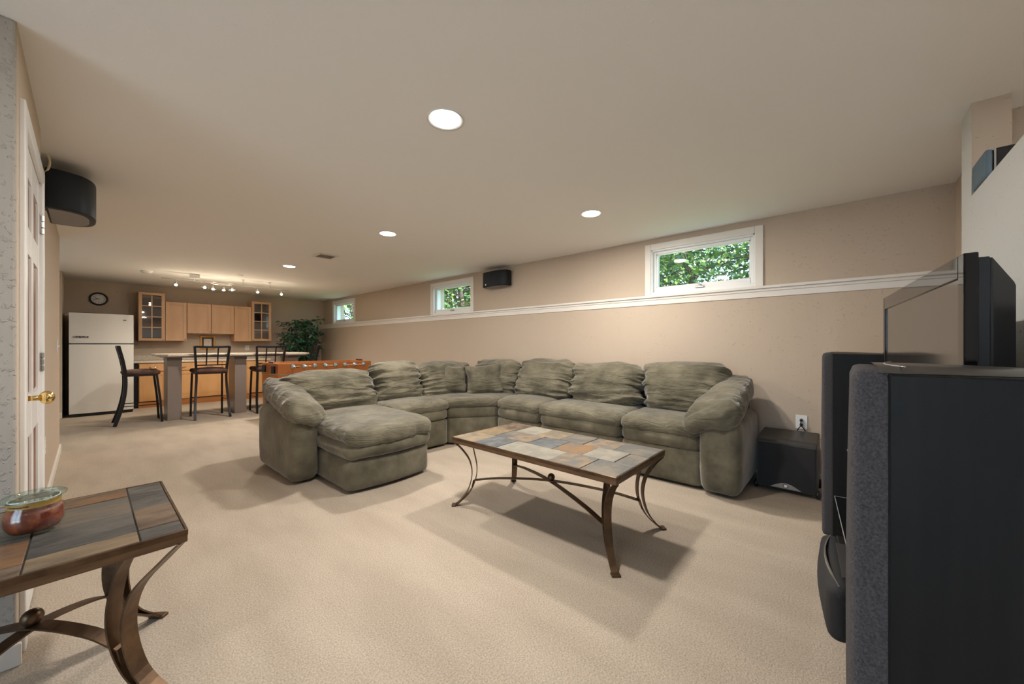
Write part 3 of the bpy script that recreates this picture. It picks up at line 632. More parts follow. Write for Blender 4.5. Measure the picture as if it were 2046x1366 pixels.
obj('lid_seal', lathe([(0.0535, 0.1085), (0.056, 0.1085), (0.056, 0.1115), (0.0535, 0.1115)], 40, (jx, jy, jz)), WHITEV, lid, True)
# ---------------------------------------------------------------- television corner
SILVER = M('silver_plastic', (0.5, 0.49, 0.48), 0.25, 0.8)
def tower(label, x0, x1, yb, yf, H):
    t = thing('tower_speaker', label, 'speaker', ((x0 + x1) / 2, (yb + yf) / 2, 0), 'floor-standing tower speakers')
    cx = (x0 + x1) / 2; hw = (x1 - x0) / 2
    obj('cabinet', box(x0, x1, yb, yf, 0.05, H - 0.012, 0.004), BLACKW, t)
    # arched top plate that swells towards the front
    bm = bmesh.new(); n = 14; rows_ = []
    for i in range(n + 1):
        u = i / n; y = yb + 0.06 + (yf + 0.012 - yb - 0.06) * u; lift = 0.012 * math.sin(min(1, u * 1.05) * PI * 0.5); wv = hw * (0.55 + 0.45 * u ** 0.7) - 0.002
        rows_.append([bm.verts.new((cx + s * wv, y, H - 0.012 + (lift if abs(s) < 0.95 else 0.001))) for s in (-1, -0.8, 0, 0.8, 1)])
    for a, b in zip(rows_, rows_[1:]):
        for k in range(4):
            f = bm.faces.new((a[k], a[k + 1], b[k + 1], b[k])); f.smooth = True
    obj('top_plate', bm, M('brushed_black_metal', (0.10, 0.10, 0.105), 0.28, 0.8), t, True)
    g = obj('grille', puff((hw - 0.001, 0.03, (H - 0.115) / 2), 0.018, (16, 10, 30), crown=(0, 0.007, 0), mtx=TRS((cx, yf + 0.018, 0.11 + (H - 0.115) / 2))), GRILLE, t)
    bm = tube([(cx - hw * 0.93 + 2 * hw * 0.93 * k / 12, yf - 0.022 + 0.018 * math.sin(PI * k / 12), H + 0.0005) for k in range(13)], 0.0016, 6)
    obj('silver_line', bm, SILVER, t, True)
    bm = box(x0 + 0.02, x1 - 0.02, yb + 0.02, yf + 0.02, 0.02, 0.052, 0.006)
    for sx in (x0 + 0.03, x1 - 0.03):
        for sy in (yb + 0.04, yf): cyl((sx, sy, 0), (sx, sy, 0.025), 0.014, bm=bm)
    obj('plinth', bm, BLACKP, t)
tower('nearest black tower speaker with grey cloth grille at the right edge of the picture', 0.932, 1.222, -0.47, -0.058, 1.172)
tower('black tower speaker farther off, between the television stand and the subwoofer', 2.832, 3.118, -0.36, 0.048, 1.172)

RZ = 0.0716
# television
t = thing('television', 'large black flat television with a glossy bezel on the stand, screen off', 'television', (2.083, -0.19, 0.664), None, RZ)
W2, Hh = 0.585, 0.70; zb = 0.085
GLOSSB = M('gloss_black', (0.008, 0.008, 0.009), 0.05, spec=0.4)
bm = bmesh.new()
for (x0, x1, z0, z1) in ((-W2, -W2 + 0.045, zb, zb + Hh), (W2 - 0.045, W2, zb, zb + Hh), (-W2 + 0.045, W2 - 0.045, zb + Hh - 0.06, zb + Hh), (-W2 + 0.045, W2 - 0.045, zb, zb + 0.075)): box(x0, x1, -0.026, 0, z0, z1, 0.003, bm=bm)
local('bezel', bm, GLOSSB, t)
local('screen', box(-W2 + 0.043, W2 - 0.043, -0.02, -0.006, zb + 0.073, zb + Hh - 0.058), M('screen_off', (0.035, 0.03, 0.027), 0.12, spec=0.9), t)
bm = bmesh.new(); a = [(-W2 + 0.012, zb + 0.012), (W2 - 0.012, zb + 0.012), (W2 - 0.012, zb + Hh - 0.012), (-W2 + 0.012, zb + Hh - 0.012)]
f0 = [bm.verts.new((x, -0.024, z)) for x, z in a]; f1 = [bm.verts.new((x, -0.05, z)) for x, z in a]
f2 = [bm.verts.new((x * 0.9, -0.105, zb + Hh / 2 + (z - zb - Hh / 2) * 0.80)) for x, z in a]
for p, q in ((f0, f1), (f1, f2)):
    for k in range(4): bm.faces.new((p[k], p[(k + 1) % 4], q[(k + 1) % 4], q[k]))
bm.faces.new(f0); bm.faces.new(f2)
bmesh.ops.bevel(bm, geom=bm.edges[:], offset=0.004, segments=2, affect='EDGES')
local('rear_housing', bm, BLACKP, t)
bm = box(-0.30, 0.30, -0.16, 0.06, 0.0, 0.022, 0.008); box(-0.12, 0.12, -0.06, -0.02, 0.015, zb + 0.02, 0.006, bm=bm)
local('pedestal', bm, BLACKP, t)
# glass shelf stand
t = thing('television_stand', 'black glass shelved television stand between the two tower speakers', 'tv stand', (2.05, -0.006, 0), None, RZ)
EDGEG = M('glass_edge', (0.35, 0.38, 0.38), 0.2)
for z, inset, yf in ((0.652, 0.0, -0.05), (0.395, 0.0, 0.0), (0.105, 0.02, 0.0)):
    sh = local('glass_shelf', box(-0.60 + inset, 0.60 - inset, -0.44, yf, z, z + 0.010, 0.002), SHELFGL, t)
    local('polished_edge', box(-0.60 + inset, 0.60 - inset, yf - 0.001, yf + 0.0015, z + 0.007, z + 0.0112), EDGEG, sh)
    local('polished_edge', box(0.5995 - inset, 0.602 - inset, -0.44, yf, z + 0.007, z + 0.0112), EDGEG, sh)
for sx in (-0.5, 0.5):
    bm = box(sx - 0.03, sx + 0.03, -0.42, -0.36, 0.0, 0.652, 0.01); local('post', bm, BLACKM, t)
    local('post', box(sx - 0.022, sx + 0.022, -0.12, -0.08, 0.0, 0.652, 0.008), BLACKM, t)
local('back_panel', box(-0.30, 0.30, -0.435, -0.415, 0.03, 0.652, 0.004), BLACKP, t)
local('base_plate', box(-0.585, 0.585, -0.43, -0.015, 0.0, 0.03, 0.006), BLACKP, t)
# centre speaker on the lowest shelf
t = thing('center_speaker', 'black horizontal speaker with a curved silver trim on the low shelf of the stand', 'speaker', (2.07, 0.056, 0.116), None, RZ)
local('cabinet', box(-0.26, 0.26, -0.32, -0.045, 0.0, 0.205, 0.008), BLACKW, t)
gr = local('grille', puff((0.258, 0.035, 0.103), 0.033, (26, 8, 14), crown=(0, 0.022, 0), mtx=TRS((0, -0.028, 0.104))), M('black_cloth', (0.02, 0.02, 0.022), 0.8, bump=(300, 0.3, 0.002)), t)
pts = [(-0.24 + 0.48 * k / 20, 0.004 - 0.03 * (1 - math.sin(PI * k / 20)), 0.208 - 0.004 * (1 - math.sin(PI * k / 20))) for k in range(21)]
local('silver_trim', ribbon(pts, (0, 0, 1), [0.004 + 0.012 * math.sin(PI * k / 20) for k in range(21)], 0.005), SILVER, t)
local('top_insert', box(-0.16, 0.16, -0.20, -0.04, 0.2045, 0.2075, 0.001), M('satin_grey', (0.07, 0.07, 0.072), 0.3, 0.3), t)

# subwoofer
t = thing('subwoofer', 'black cube subwoofer on the carpet between sofa arm and tower speaker', 'subwoofer', (3.96, 0.352, 0))
prof = [(3.765, 0.035), (3.765, 0.405), (3.778, 0.428), (3.80, 0.438), (4.17, 0.455), (4.17, 0.035)]
bm = bmesh.new(); a = [bm.verts.new((x, 0.155, z)) for x, z in prof]; b_ = [bm.verts.new((x, 0.555, z)) for x, z in prof]; n = len(prof)
bm.faces.new(a[::-1]); bm.faces.new(b_)
for i in range(n): bm.faces.new((a[i], a[(i + 1) % n], b_[(i + 1) % n], b_[i]))
bmesh.ops.bevel(bm, geom=bm.edges[:], offset=0.006, segments=2, affect='EDGES')
obj('cabinet', bm, M('satin_black', (0.03, 0.028, 0.028), 0.42), t)
obj('front_grille', box(3.757, 3.768, 0.165, 0.545, 0.045, 0.40, 0.004), M('black_cloth', (0.02, 0.02, 0.022), 0.8), t)
bm = bmesh.new(); pts = [(0.255 + 0.2 * k / 16, 0.048 + 0.042 * math.sin(PI * k / 16)) for k in range(17)]
va = [bm.verts.new((3.7545, y, 0.046)) for y, z in pts]; vb = [bm.verts.new((3.7545, y, z)) for y, z in pts]; vc = [bm.verts.new((3.758, y, 0.046)) for y, z in pts]; vd = [bm.verts.new((3.758, y, z)) for y, z in pts]
for k in range(16): bm.faces.new((va[k], va[k + 1], vb[k + 1], vb[k])); bm.faces.new((vb[k], vb[k + 1], vd[k + 1], vd[k])); bm.faces.new((va[k], va[k + 1], vc[k + 1], vc[k]))
lg = obj('badge', bm, SILVER, t)
bm = tube([(3.753, 0.355 + 0.017 * math.cos(2 * PI * k / 20), 0.068 + 0.014 * math.sin(2 * PI * k / 20)) for k in range(20)], 0.0018, 6, closed=True)
obj('badge_ring', bm, BLACKP, lg)
obj('badge_emblem', cyl((3.7515, 0.355, 0.068), (3.7545, 0.355, 0.068), 0.012, n=20), M('badge_white', (0.8, 0.8, 0.8), 0.3), lg)
for x in (3.80, 4.13):
    for y in (0.15, 0.56):
        obj('foot', ball((x, y, 0.036), 0.036, sc=(1.1, 0.6, 1.0), n=14), BLACKP, t)

# surround speakers: trapezoid body with two angled grilles; x = width, y = out from wall, z = up
def surround(name, label, loc, rz, w2, dep, h, logo=False, logo_x=-0.16, ex=0.62):
    t = thing(name, label, 'speaker', loc, 'wall-mounted surround speakers', rz)
    n = 22; sg = lambda v: (v > 0) - (v < 0)
    pl = [(-w2 * sg(math.cos(PI * k / n)) * abs(math.cos(PI * k / n)) ** 0.75, dep * math.sin(PI * k / n) ** ex) for k in range(n + 1)]
    bm = prism(pl, 0, h, bev=0.010, seg=3)
    for f in bm.faces: f.smooth = abs(f.normal.z) < 0.9
    local('cabinet', bm, NAVYG, t)
    pin = [(x * 0.86, 0.012 + y * 0.80) for x, y in pl]
    local('base_plate', prism(pin, -0.003, 0.001), M('speaker_underside', (0.26, 0.25, 0.25), 0.6), t)
    if logo: local('badge', cyl((logo_x, dep - 0.04, 0.035), (logo_x, dep - 0.004, 0.035), 0.012, n=16), M('badge_white', (0.8, 0.8, 0.8), 0.3), t)
    local('wall_bracket', box(-0.05, 0.05, -0.03, 0.004, 0.04, h - 0.03, 0.003), BLACKM, t)
    return t
surround('surround_speaker', 'dark surround speaker high on the left wall above the panelled door', (XL2 + 0.031, 4.10, 2.105), -PI / 2, 0.26, 0.225, 0.255)
surround('surround_speaker', 'black surround speaker with white badge beside the middle high window', (XW - 0.031, 4.08, 2.128), PI / 2, 0.265, 0.16, 0.235, True, 0.14, 0.40)
t = thing('shelf_speaker', 'small black speaker with grey grille on top of the half wall behind the television', 'speaker', (2.815, -0.59, 1.97))
obj('cabinet', box(2.70, 2.93, -0.69, -0.505, 1.9705, 2.10, 0.012, 3), BLACKP, t)
obj('grille', puff((0.113, 0.014, 0.064), 0.012, (14, 6, 10), crown=(0, 0.004, 0), mtx=TRS((2.815, -0.493, 2.0355))), M('blue_grey_cloth', (0.10, 0.15, 0.19), 0.7), t)
obj('silver_edge', box(2.6985, 2.702, -0.512, -0.506, 1.975, 2.095), SILVER, t)
tag(obj('speaker_cable', tube(spline([(XL2 + 0.04, 3.83, CEIL + 0.002), (XL2 + 0.052, 3.83, 2.40), (XL2 + 0.046, 3.84, 2.35), (XL2 + 0.02, 3.86, 2.30)], 14), 0.006), M('cable_ivory', (0.72, 0.62, 0.42), 0.5), None, True), 'short ivory cable from the ceiling to the left wall speaker', 'cable')
tag(obj('speaker_cable', tube(spline([(XW - 0.05, 4.08, CEIL + 0.002), (XW - 0.045, 4.08, 2.40), (XW - 0.03, 4.09, 2.355)], 8), 0.004), M('cable_ivory', (0.72, 0.62, 0.42), 0.5), None, True), 'short ivory cable from the ceiling to the window wall speaker', 'cable')
# ---------------------------------------------------------------- refrigerator
t = thing('refrigerator', 'white top-freezer refrigerator with black sides below the wall clock', 'refrigerator', (0.17, 10.15, 0))
FX0, FX1, FY = -0.214, 0.550, 9.665
FWHITE = M('fridge_white', (0.74, 0.72, 0.69), 0.22, bump=(120, 0.05, 0.001)); FBLK = M('fridge_black', (0.012, 0.012, 0.014), 0.4)
obj('body', box(FX0 + 0.002, FX1 - 0.002, FY + 0.075, 10.68, 0.02, 1.775, 0.006), FBLK, t)
def fdoor(name, z0, z1):
    bm = bmesh.new(); n = 16; A = []; 
    pts = [(FX0 + (FX1 - FX0) * k / n, FY + 0.018 * (2 * k / n - 1) ** 2) for k in range(n + 1)]
    bm = prism(pts + [(FX1, FY + 0.07), (FX0, FY + 0.07)], z0, z1, bev=0.006, seg=2)
    d = obj(name, bm, FWHITE, t); return d
d1 = fdoor('freezer_door', 1.250, 1.765); d2 = fdoor('fridge_door', 0.055, 1.228)
obj('door_gap', box(FX0 + 0.01, FX1 - 0.01, FY + 0.02, FY + 0.09, 1.225, 1.253), M('gasket_blue_grey', (0.10, 0.12, 0.15), 0.5), t)
obj('kick_grille', box(FX0 + 0.01, FX1 - 0.01, FY + 0.05, FY + 0.1, 0.0, 0.055, 0.003), FBLK, t)
bm = prism([(x, z) for x, z in ((-0.17, 0), (-0.15, 0.017), (0.03, 0.017), (0.05, 0), (0.03, -0.017), (-0.15, -0.017))], -0.004, 0.0, bev=0.001, seg=1, mtx=TRS((-0.01, FY + 0.006, 1.305 + 0.05), PI / 2))
m1 = obj('nameplate', bm, M('nameplate_grey', (0.32, 0.32, 0.31), 0.3, 0.5), d1)
obj('nameplate_panel', box(-0.135, 0.005, FY - 0.001, FY + 0.006, 1.342, 1.368), M('plate_navy', (0.015, 0.017, 0.03), 0.3), m1)
bm = bmesh.new()
for x0, x1, z0, z1 in ((-0.125, -0.100, 1.347, 1.357), (-0.082, -0.068, 1.349, 1.362), (-0.066, -0.045, 1.347, 1.352), (-0.040, -0.010, 1.351, 1.360)): box(x0, x1, FY - 0.003, FY, z0, z1, bm=bm)
obj('nameplate_mark', bm, M('plate_mark', (0.42, 0.43, 0.46), 0.4), m1)
obj('sticker', box(-0.148, -0.055, FY + 0.003, FY + 0.008, 1.290, 1.325), M('sticker_pink', (0.78, 0.70, 0.67), 0.5), d1)
obj('maker_badge', box(0.415, 0.455, FY + 0.001, FY + 0.012, 1.655, 1.670, 0.002), M('badge_dark', (0.09, 0.08, 0.07), 0.3), d1)

# ---------------------------------------------------------------- wall cabinets
def shaker(x0, x1, z0, z1, yf, mat, parent, name='door', knob=None, rail=0.055):
    bm = bmesh.new(); th = 0.02
    box(x0, x0 + rail, yf - th, yf, z0, z1, 0.002, 1, bm=bm); box(x1 - rail, x1, yf - th, yf, z0, z1, 0.002, 1, bm=bm)
    box(x0 + rail, x1 - rail, yf - th, yf, z0, z0 + rail, 0.002, 1, bm=bm); box(x0 + rail, x1 - rail, yf - th, yf, z1 - rail, z1, 0.002, 1, bm=bm)
    d = obj(name, bm, mat, parent)
    obj('panel', box(x0 + rail - 0.004, x1 - rail + 0.004, yf - th + 0.008, yf - 0.002, z0 + rail - 0.004, z1 - rail + 0.004), mat, d)
    if knob: obj('knob', ball((knob[0], yf - th - 0.016, knob[1]), 0.013, sc=(1, 0.8, 1), n=12, bm=cyl((knob[0], yf - th - 0.012, knob[1]), (knob[0], yf - th + 0.002, knob[1]), 0.006, n=8)), CHROME, d, True)
    return d
YU = 10.44
def wallcab(label, x0, x1, z0, z1, knobs):
    t = thing('wall_cabinet', label, 'cabinet', ((x0 + x1) / 2, (YU + YB) / 2, z0), 'maple wall cabinets')
    obj('carcass', box(x0, x1, YU, YB - 0.002, z0, z1, 0.002, 1), MAPLE, t)
    if len(knobs) == 1: shaker(x0 + 0.004, x1 - 0.004, z0 + 0.004, z1 - 0.004, YU - 0.002, MAPLE, t, knob=(knobs[0], z0 + 0.035))
    return t
def glasscab(label, x0, x1, z0, z1, kx):
    t = thing('glass_cabinet', label, 'cabinet', ((x0 + x1) / 2, (YU + YB) / 2, z0), 'maple glass-door cabinets')
    bm = bmesh.new(); s = 0.018
    box(x0, x0 + s, YU, YB - 0.002, z0, z1, bm=bm); box(x1 - s, x1, YU, YB - 0.002, z0, z1, bm=bm); box(x0 + s, x1 - s, YU, YB - 0.002, z0, z0 + s, bm=bm); box(x0 + s, x1 - s, YU, YB - 0.002, z1 - s, z1, bm=bm)
    obj('carcass', bm, MAPLE, t)
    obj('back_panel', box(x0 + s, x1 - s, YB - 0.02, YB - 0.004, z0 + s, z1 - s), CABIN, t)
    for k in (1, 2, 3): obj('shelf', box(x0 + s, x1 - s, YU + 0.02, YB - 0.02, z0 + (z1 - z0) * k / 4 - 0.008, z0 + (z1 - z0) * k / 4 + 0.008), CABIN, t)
    bm = bmesh.new(); r = 0.055; yf = YU - 0.002
    for a, b_, c, d in ((x0 + .003, x0 + r, z0, z1), (x1 - r, x1 - .003, z0, z1), (x0 + r, x1 - r, z0, z0 + r), (x0 + r, x1 - r, z1 - r, z1)): box(a, b_, yf - 0.02, yf, c + 0.002, d - 0.002, 0.002, 1, bm=bm)
    door_ = obj('door', bm, MAPLE, t)
    xm = (x0 + x1) / 2
    obj('muntin', box(xm - 0.009, xm + 0.009, yf - 0.018, yf - 0.004, z0 + r, z1 - r), MAPLE, door_)
    for k in (1, 2, 3):
        z = z0 + r + (z1 - z0 - 2 * r) * k / 4; obj('muntin', box(x0 + r, x1 - r, yf - 0.017, yf - 0.005, z - 0.009, z + 0.009), MAPLE, door_)
    for k in range(4):
        za, zb_ = z0 + r + (z1 - z0 - 2 * r) * k / 4, z0 + r + (z1 - z0 - 2 * r) * (k + 1) / 4
        for xa, xb in ((x0 + r, xm - 0.009), (xm + 0.009, x1 - r)): obj('pane', box(xa, xb, yf - 0.010, yf - 0.008, za + 0.009, zb_ - 0.009), CABGLASS, door_)
    obj('knob', ball((kx, yf - 0.036, z0 + 0.03), 0.013, n=12, bm=cyl((kx, yf - 0.032, z0 + 0.03), (kx, yf - 0.018, z0 + 0.03), 0.006, n=8)), CHROME, door_, True)
glasscab('tall glass-door maple wall cabinet next to the refrigerator', 0.655, 1.047, 1.305, 2.272, 1.02)
wallcab('plain maple wall cabinet right of the glass cabinet near the refrigerator', 1.05, 1.386, 1.305, 2.112, [1.36])
wallcab('short maple wall cabinet above the picture frame, on its left side', 1.39, 1.797, 1.468, 2.112, [1.77])
wallcab('short maple wall cabinet above the picture frame, on its right side', 1.80, 2.208, 1.468, 2.112, [1.825])
wallcab('plain maple wall cabinet left of the glass cabinet near the ficus', 2.211, 2.54, 1.305, 2.112, [2.24])
glasscab('tall glass-door maple wall cabinet next to the ficus plant', 2.545, 2.952, 1.318, 2.250, 2.575)

# base cabinets and counter
YC = 10.17
xs = [0.64, 1.06, 1.50, 1.94, 2.38, 2.82]
lab = ['honey maple base cabinet with drawer, beside the refrigerator', 'honey maple base cabinet seen behind the first bar pedestal', 'honey maple base cabinet seen through the middle bar stool', 'honey maple base cabinet behind the second bar pedestal', 'honey maple base cabinet at the right end near the ficus']
for i in range(5):
    x0, x1 = xs[i] + 0.002, xs[i + 1] - 0.002
    t = thing('base_cabinet', lab[i], 'cabinet', ((x0 + x1) / 2, (YC + YB) / 2, 0), 'honey maple base cabinets')
    obj('carcass', box(x0, x1, YC, YB - 0.002, 0.10, 0.868, 0.002, 1), MAPLEH, t)
    obj('toe_kick', box(x0, x1, YC - 0.004, YC + 0.02, 0.0, 0.10), M('toe_kick_wood', (0.42, 0.17, 0.055), 0.45), t)
    shaker(x0 + 0.01, x1 - 0.01, 0.125, 0.685, YC - 0.001, MAPLEH, t, rail=0.06)
    dr = obj('drawer', box(x0 + 0.01, x1 - 0.01, YC - 0.021, YC - 0.001, 0.705, 0.850, 0.003, 1), MAPLEH, t)
    xm = (x0 + x1) / 2
    obj('handle', tube(spline([(xm - 0.055, YC - 0.02, 0.785), (xm - 0.045, YC - 0.042, 0.78), (xm, YC - 0.05, 0.772), (xm + 0.045, YC - 0.042, 0.78), (xm + 0.055, YC - 0.02, 0.785)], 14), 0.006), CHROME, dr, True)
tag(obj('dark_gap_strip', box(0.572, 0.636, YC + 0.02, YB - 0.01, 0, 0.868, 0.002), BLACKM), 'narrow black strip for the dark gap between refrigerator and base cabinets', 'panel')  # black strip stands in for the dark space of the gap
tag(obj('kitchen_counter', box(0.575, 2.86, YC - 0.03, YB - 0.001, 0.870, 0.910, 0.006), TOPM), 'long pale laminate kitchen counter on the base cabinets along the back wall', 'counter')
tag(obj('backsplash', box(0.575, 2.86, YB - 0.02, YB - 0.0005, 0.9105, 1.01, 0.003), TOPM), 'low pale laminate backsplash standing on the kitchen counter', 'backsplash')

# bar table
t = thing('bar_table', 'long bar-height table with pale top on three grey pedestals', 'bar table', (1.83, 8.35, 0))
bm = prism([(0.705, 8.76), (0.705, 8.10), (0.83, 7.95), (2.86, 7.95), (2.95, 8.06), (2.95, 8.76)], 1.035, 1.072, bev=0.006)
obj('top', bm, TOPM, t)
obj('under_deck', box(0.80, 2.86, 8.02, 8.70, 1.012, 1.035), GREYP, t)
for x in (0.845, 1.735, 2.60):
    p = obj('pedestal', box(x, x + 0.175, 8.14, 8.60, 0.0, 1.013, 0.004), GREYP, t)
    obj('pedestal_collar', box(x - 0.004, x + 0.179, 8.136, 8.604, 0.965, 1.0135), M('grey_laminate_dark', (0.16, 0.13, 0.12), 0.35), p)

# ---------------------------------------------------------------- bar stools (face +y in their own frame)
def make_stool():
    t = thing('bar_stool', 'x', 'bar stool', (0, 0, 0), 'black metal bar stools')
    def rl(s): return spline([(s * 0.232, -0.275, 0.0), (s * 0.220, -0.205, 0.25), (s * 0.205, -0.165, 0.50), (s * 0.198, -0.160, 0.72), (s * 0.212, -0.185, 0.95), (s * 0.232, -0.235, 1.20)], 26)
    for s in (-1, 1):
        local('leg', ribbon(rl(s), (1, 0, 0), 0.030, 0.042), BLACKM, t)
        local('leg', ribbon([(s * 0.205, 0.185, 0.745), (s * 0.212, 0.225, 0.35), (s * 0.215, 0.245, 0.0)], (1, 0, 0), 0.028, 0.028), BLACKM, t)
    bm = bmesh.new()
    for (x0, x1, y0, y1) in ((-0.21, 0.21, 0.17, 0.20), (-0.21, 0.21, -0.175, -0.145), (-0.215, -0.19, -0.16, 0.19), (0.19, 0.215, -0.16, 0.19)): box(x0, x1, y0, y1, 0.735, 0.760, 0.003, bm=bm)
    local('seat_frame', bm, BLACKM, t)
    def df(p, u): p.x *= 1 + 0.06 * u[1]; return p
    local('seat', puff((0.225, 0.215, 0.035), 0.034, (20, 20, 6), crown=(0, 0, 0.018), deform=df, mtx=TRS((0, 0.015, 0.788))), SEATB, t)
    def bar(z, w, th, name):
        def yy(x): return -0.16 - 0.075 * max(0, (z - 0.72) / 0.48) ** 1.3 - 0.03 * (1 - (x / 0.23) ** 2) * (z - 0.75)
        pts = [(-0.222 + 0.444 * k / 14, yy(-0.222 + 0.444 * k / 14), z - (0.008 * (1 - ((k - 7) / 7) ** 2) if name == 'top_rail' else 0)) for k in range(15)]
        local(name, ribbon(pts, (0, 0, 1), w, th), BLACKM, t)
        return yy
    y1 = bar(1.190, 0.036, 0.026, 'top_rail'); y2 = bar(1.045, 0.014, 0.014, 'back_rail'); y3 = bar(0.885, 0.020, 0.018, 'back_rail')
    for x in (-0.075, 0.075):
        local('back_slat', ribbon([(x, y3(x), 0.885), (x, y2(x), 1.045), (x, y1(x), 1.19)], (1, 0, 0), 0.018, 0.012), BLACKM, t)
    bm = bmesh.new()
    for s in (-1, 1): tube([(s * 0.214, 0.235, 0.285), (s * 0.218, -0.20, 0.285)], 0.006, bm=bm)
    tube([(-0.214, 0.232, 0.32), (0.214, 0.232, 0.32)], 0.007, bm=bm)
    local('footrest', bm, BLACKM, t)
    return t
st = make_stool(); st.location = (0.535, 8.345, 0); st.rotation_euler = (0, 0, -PI / 2)
st['label'] = 'black metal bar stool seen from its side before the refrigerator'
dup(st, (1.375, 8.11, 0), 0.0, 'black metal bar stool with its back to us between the first two bar pedestals')
dup(st, (2.225, 8.09, 0), 0.0, 'black metal bar stool partly hidden by the foosball table')
dup(st, (3.12, 8.80, 0), PI / 2 - 0.1, 'black metal bar stool at the right end of the bar beside the ficus')

# ---------------------------------------------------------------- foosball table
t = thing('foosball_table', 'orange-brown wooden foosball table with chrome rods behind the sofa', 'foosball table', (2.55, 6.6, 0))
X0, X1, Y0, Y1, Z0, Z1 = 1.84, 3.28, 6.20, 6.96, 0.55, 0.94
bm = bmesh.new(); s = 0.03
box(X0, X1, Y0, Y0 + s, Z0, Z1, 0.004, bm=bm); box(X0, X1, Y1 - s, Y1, Z0, Z1, 0.004, bm=bm); box(X0, X0 + s, Y0 + s, Y1 - s, Z0, Z1, 0.004, bm=bm); box(X1 - s, X1, Y0 + s, Y1 - s, Z0, Z1, 0.004, bm=bm)
obj('cabinet', bm, FOOSW, t)
obj('playfield', box(X0 + s, X1 - s, Y0 + s, Y1 - s, 0.74, 0.755), M('playfield_green', (0.05, 0.22, 0.08), 0.4), t)
obj('silver_strip', box(X0 - 0.003, X1 + 0.003, Y0 - 0.003, Y1 + 0.003, 0.772, 0.784), SILVER, t)
for x in (X0 + 0.07, X1 - 0.07):
    for y in (Y0 + 0.07, Y1 - 0.07): obj('leg', box(x - 0.06, x + 0.06, y - 0.06, y + 0.06, 0, Z0 + 0.02, 0.006), FOOSW, t)
GRIP = M('wood_grip', (0.35, 0.13, 0.05), 0.35); RED = M('player_red', (0.22, 0.015, 0.012), 0.35)
for k in range(8):
    x = X0 + 0.20 + k * (X1 - X0 - 0.34) / 7; near = k in (0, 1, 3, 5, 6); dz = 0.895
    ext = 0.17 if near else 0.05
    rod = obj('rod', tube([(x, Y0 - ext, dz), (x, Y1 + (0.05 if near else 0.17), dz)], 0.008), CHROME, t, True)
    bm = cyl((x, Y0 - 0.022, dz), (x, Y0 + 0.002, dz), 0.030, 0.034, n=18); cyl((x, Y0 - 0.034, dz), (x, Y0 - 0.02, dz), 0.022, bm=bm, n=18)
    obj('bearing', bm, M('bearing_blue_chrome', (0.45, 0.60, 0.65), 0.2, 0.7), rod, True)
    if near:
        bm = lathe([(0, -0.062), (0.014, -0.06), (0.016, -0.03), (0.012, 0.0), (0.017, 0.03), (0.014, 0.06), (0, 0.062)], 14)
        bmesh.ops.transform(bm, matrix=TRS((x, Y0 - ext - 0.05, dz), PI / 2), verts=bm.verts); obj('handle', bm, GRIP, rod, True)
    for j in range(2 if k in (0, 7) else 3):
        y = Y0 + 0.20 + j * 0.18; bm = box(x - 0.012, x + 0.012, y - 0.013, y + 0.013, dz - 0.085, dz + 0.02, 0.004); ball((x, y, dz + 0.012), 0.014, bm, n=10)
        obj('player', bm, RED if k % 2 else M('player_blue', (0.02, 0.03, 0.2), 0.35), rod)
for y in (6.34, 6.78): obj('cup_holder', cyl((X0 - 0.024, y, 0.795), (X0 - 0.024, y, 0.905), 0.026, n=20, bev=0.004), M('cup_black', (0.02, 0.022, 0.028), 0.35), t)
for x, y in ((X0 + 0.02, 6.58), (X1 - 0.02, 6.60)):
    sc_ = obj('score_counter', tube([(x, y - 0.13, Z1 + 0.014), (x, y + 0.13, Z1 + 0.014)], 0.003), CHROME, t)
    for k in range(8): obj('score_bead', box(x - 0.011, x + 0.011, y - 0.115 + k * 0.027, y - 0.095 + k * 0.027, Z1 + 0.002, Z1 + 0.026, 0.003, 1), M('bead_maroon', (0.09, 0.012, 0.02), 0.3), sc_)

# ---------------------------------------------------------------- ficus in a pot
fx, fy = 3.52, 10.16
t = thing('ficus_plant', 'tall leafy potted ficus tree in the corner by the back wall', 'plant', (fx, fy, 0))
obj('pot', lathe([(0, 0), (0.13, 0), (0.15, 0.02), (0.19, 0.30), (0.20, 0.33), (0.185, 0.33), (0.17, 0.28), (0, 0.28)], 28, (fx, fy, 0)), M('pot_brown', (0.12, 0.07, 0.045), 0.5), t, True)
rnd = random.Random(12); BARK = M('bark', (0.13, 0.08, 0.05), 0.8)
for k in range(3):
    a = k * 2.1; pts = [(fx + 0.03 * math.cos(a), fy + 0.03 * math.sin(a), 0.28)] + [(fx + (0.03 + 0.02 * q) * math.cos(a + q * 1.3), fy + (0.03 + 0.02 * q) * math.sin(a + q * 1.3), 0.28 + 0.32 * q) for q in range(1, 5)]
    obj('stem', tube(spline(pts, 18), 0.014), BARK, t, True)
LEAFM = [M('leaf_%d' % i, c, 0.28, spec=0.6) for i, c in enumerate([(0.028, 0.10, 0.075), (0.045, 0.16, 0.075), (0.02, 0.065, 0.06), (0.07, 0.20, 0.09)])]
def leaf_mesh(L, W):
    me = bpy.data.meshes.new('leaf'); 
    vs = [(0, 0, 0), (W, L * .35, .012), (W * .8, L * .65, .01), (0, L, -.012), (-W * .8, L * .65, .01), (-W, L * .35, .012), (0, L * .35, 0), (0, L * .65, 0)]
    me.from_pydata(vs, [], [(0, 1, 6), (1, 2, 7, 6), (2, 3, 7), (3, 4, 7), (4, 5, 6, 7), (5, 0, 6)]); me.update(); return me
LM = []
for m in LEAFM:
    me = leaf_mesh(0.12, 0.032); me.materials.append(m); LM.append(me)
tw = bmesh.new(); bulk = bmesh.new(); nl = 0
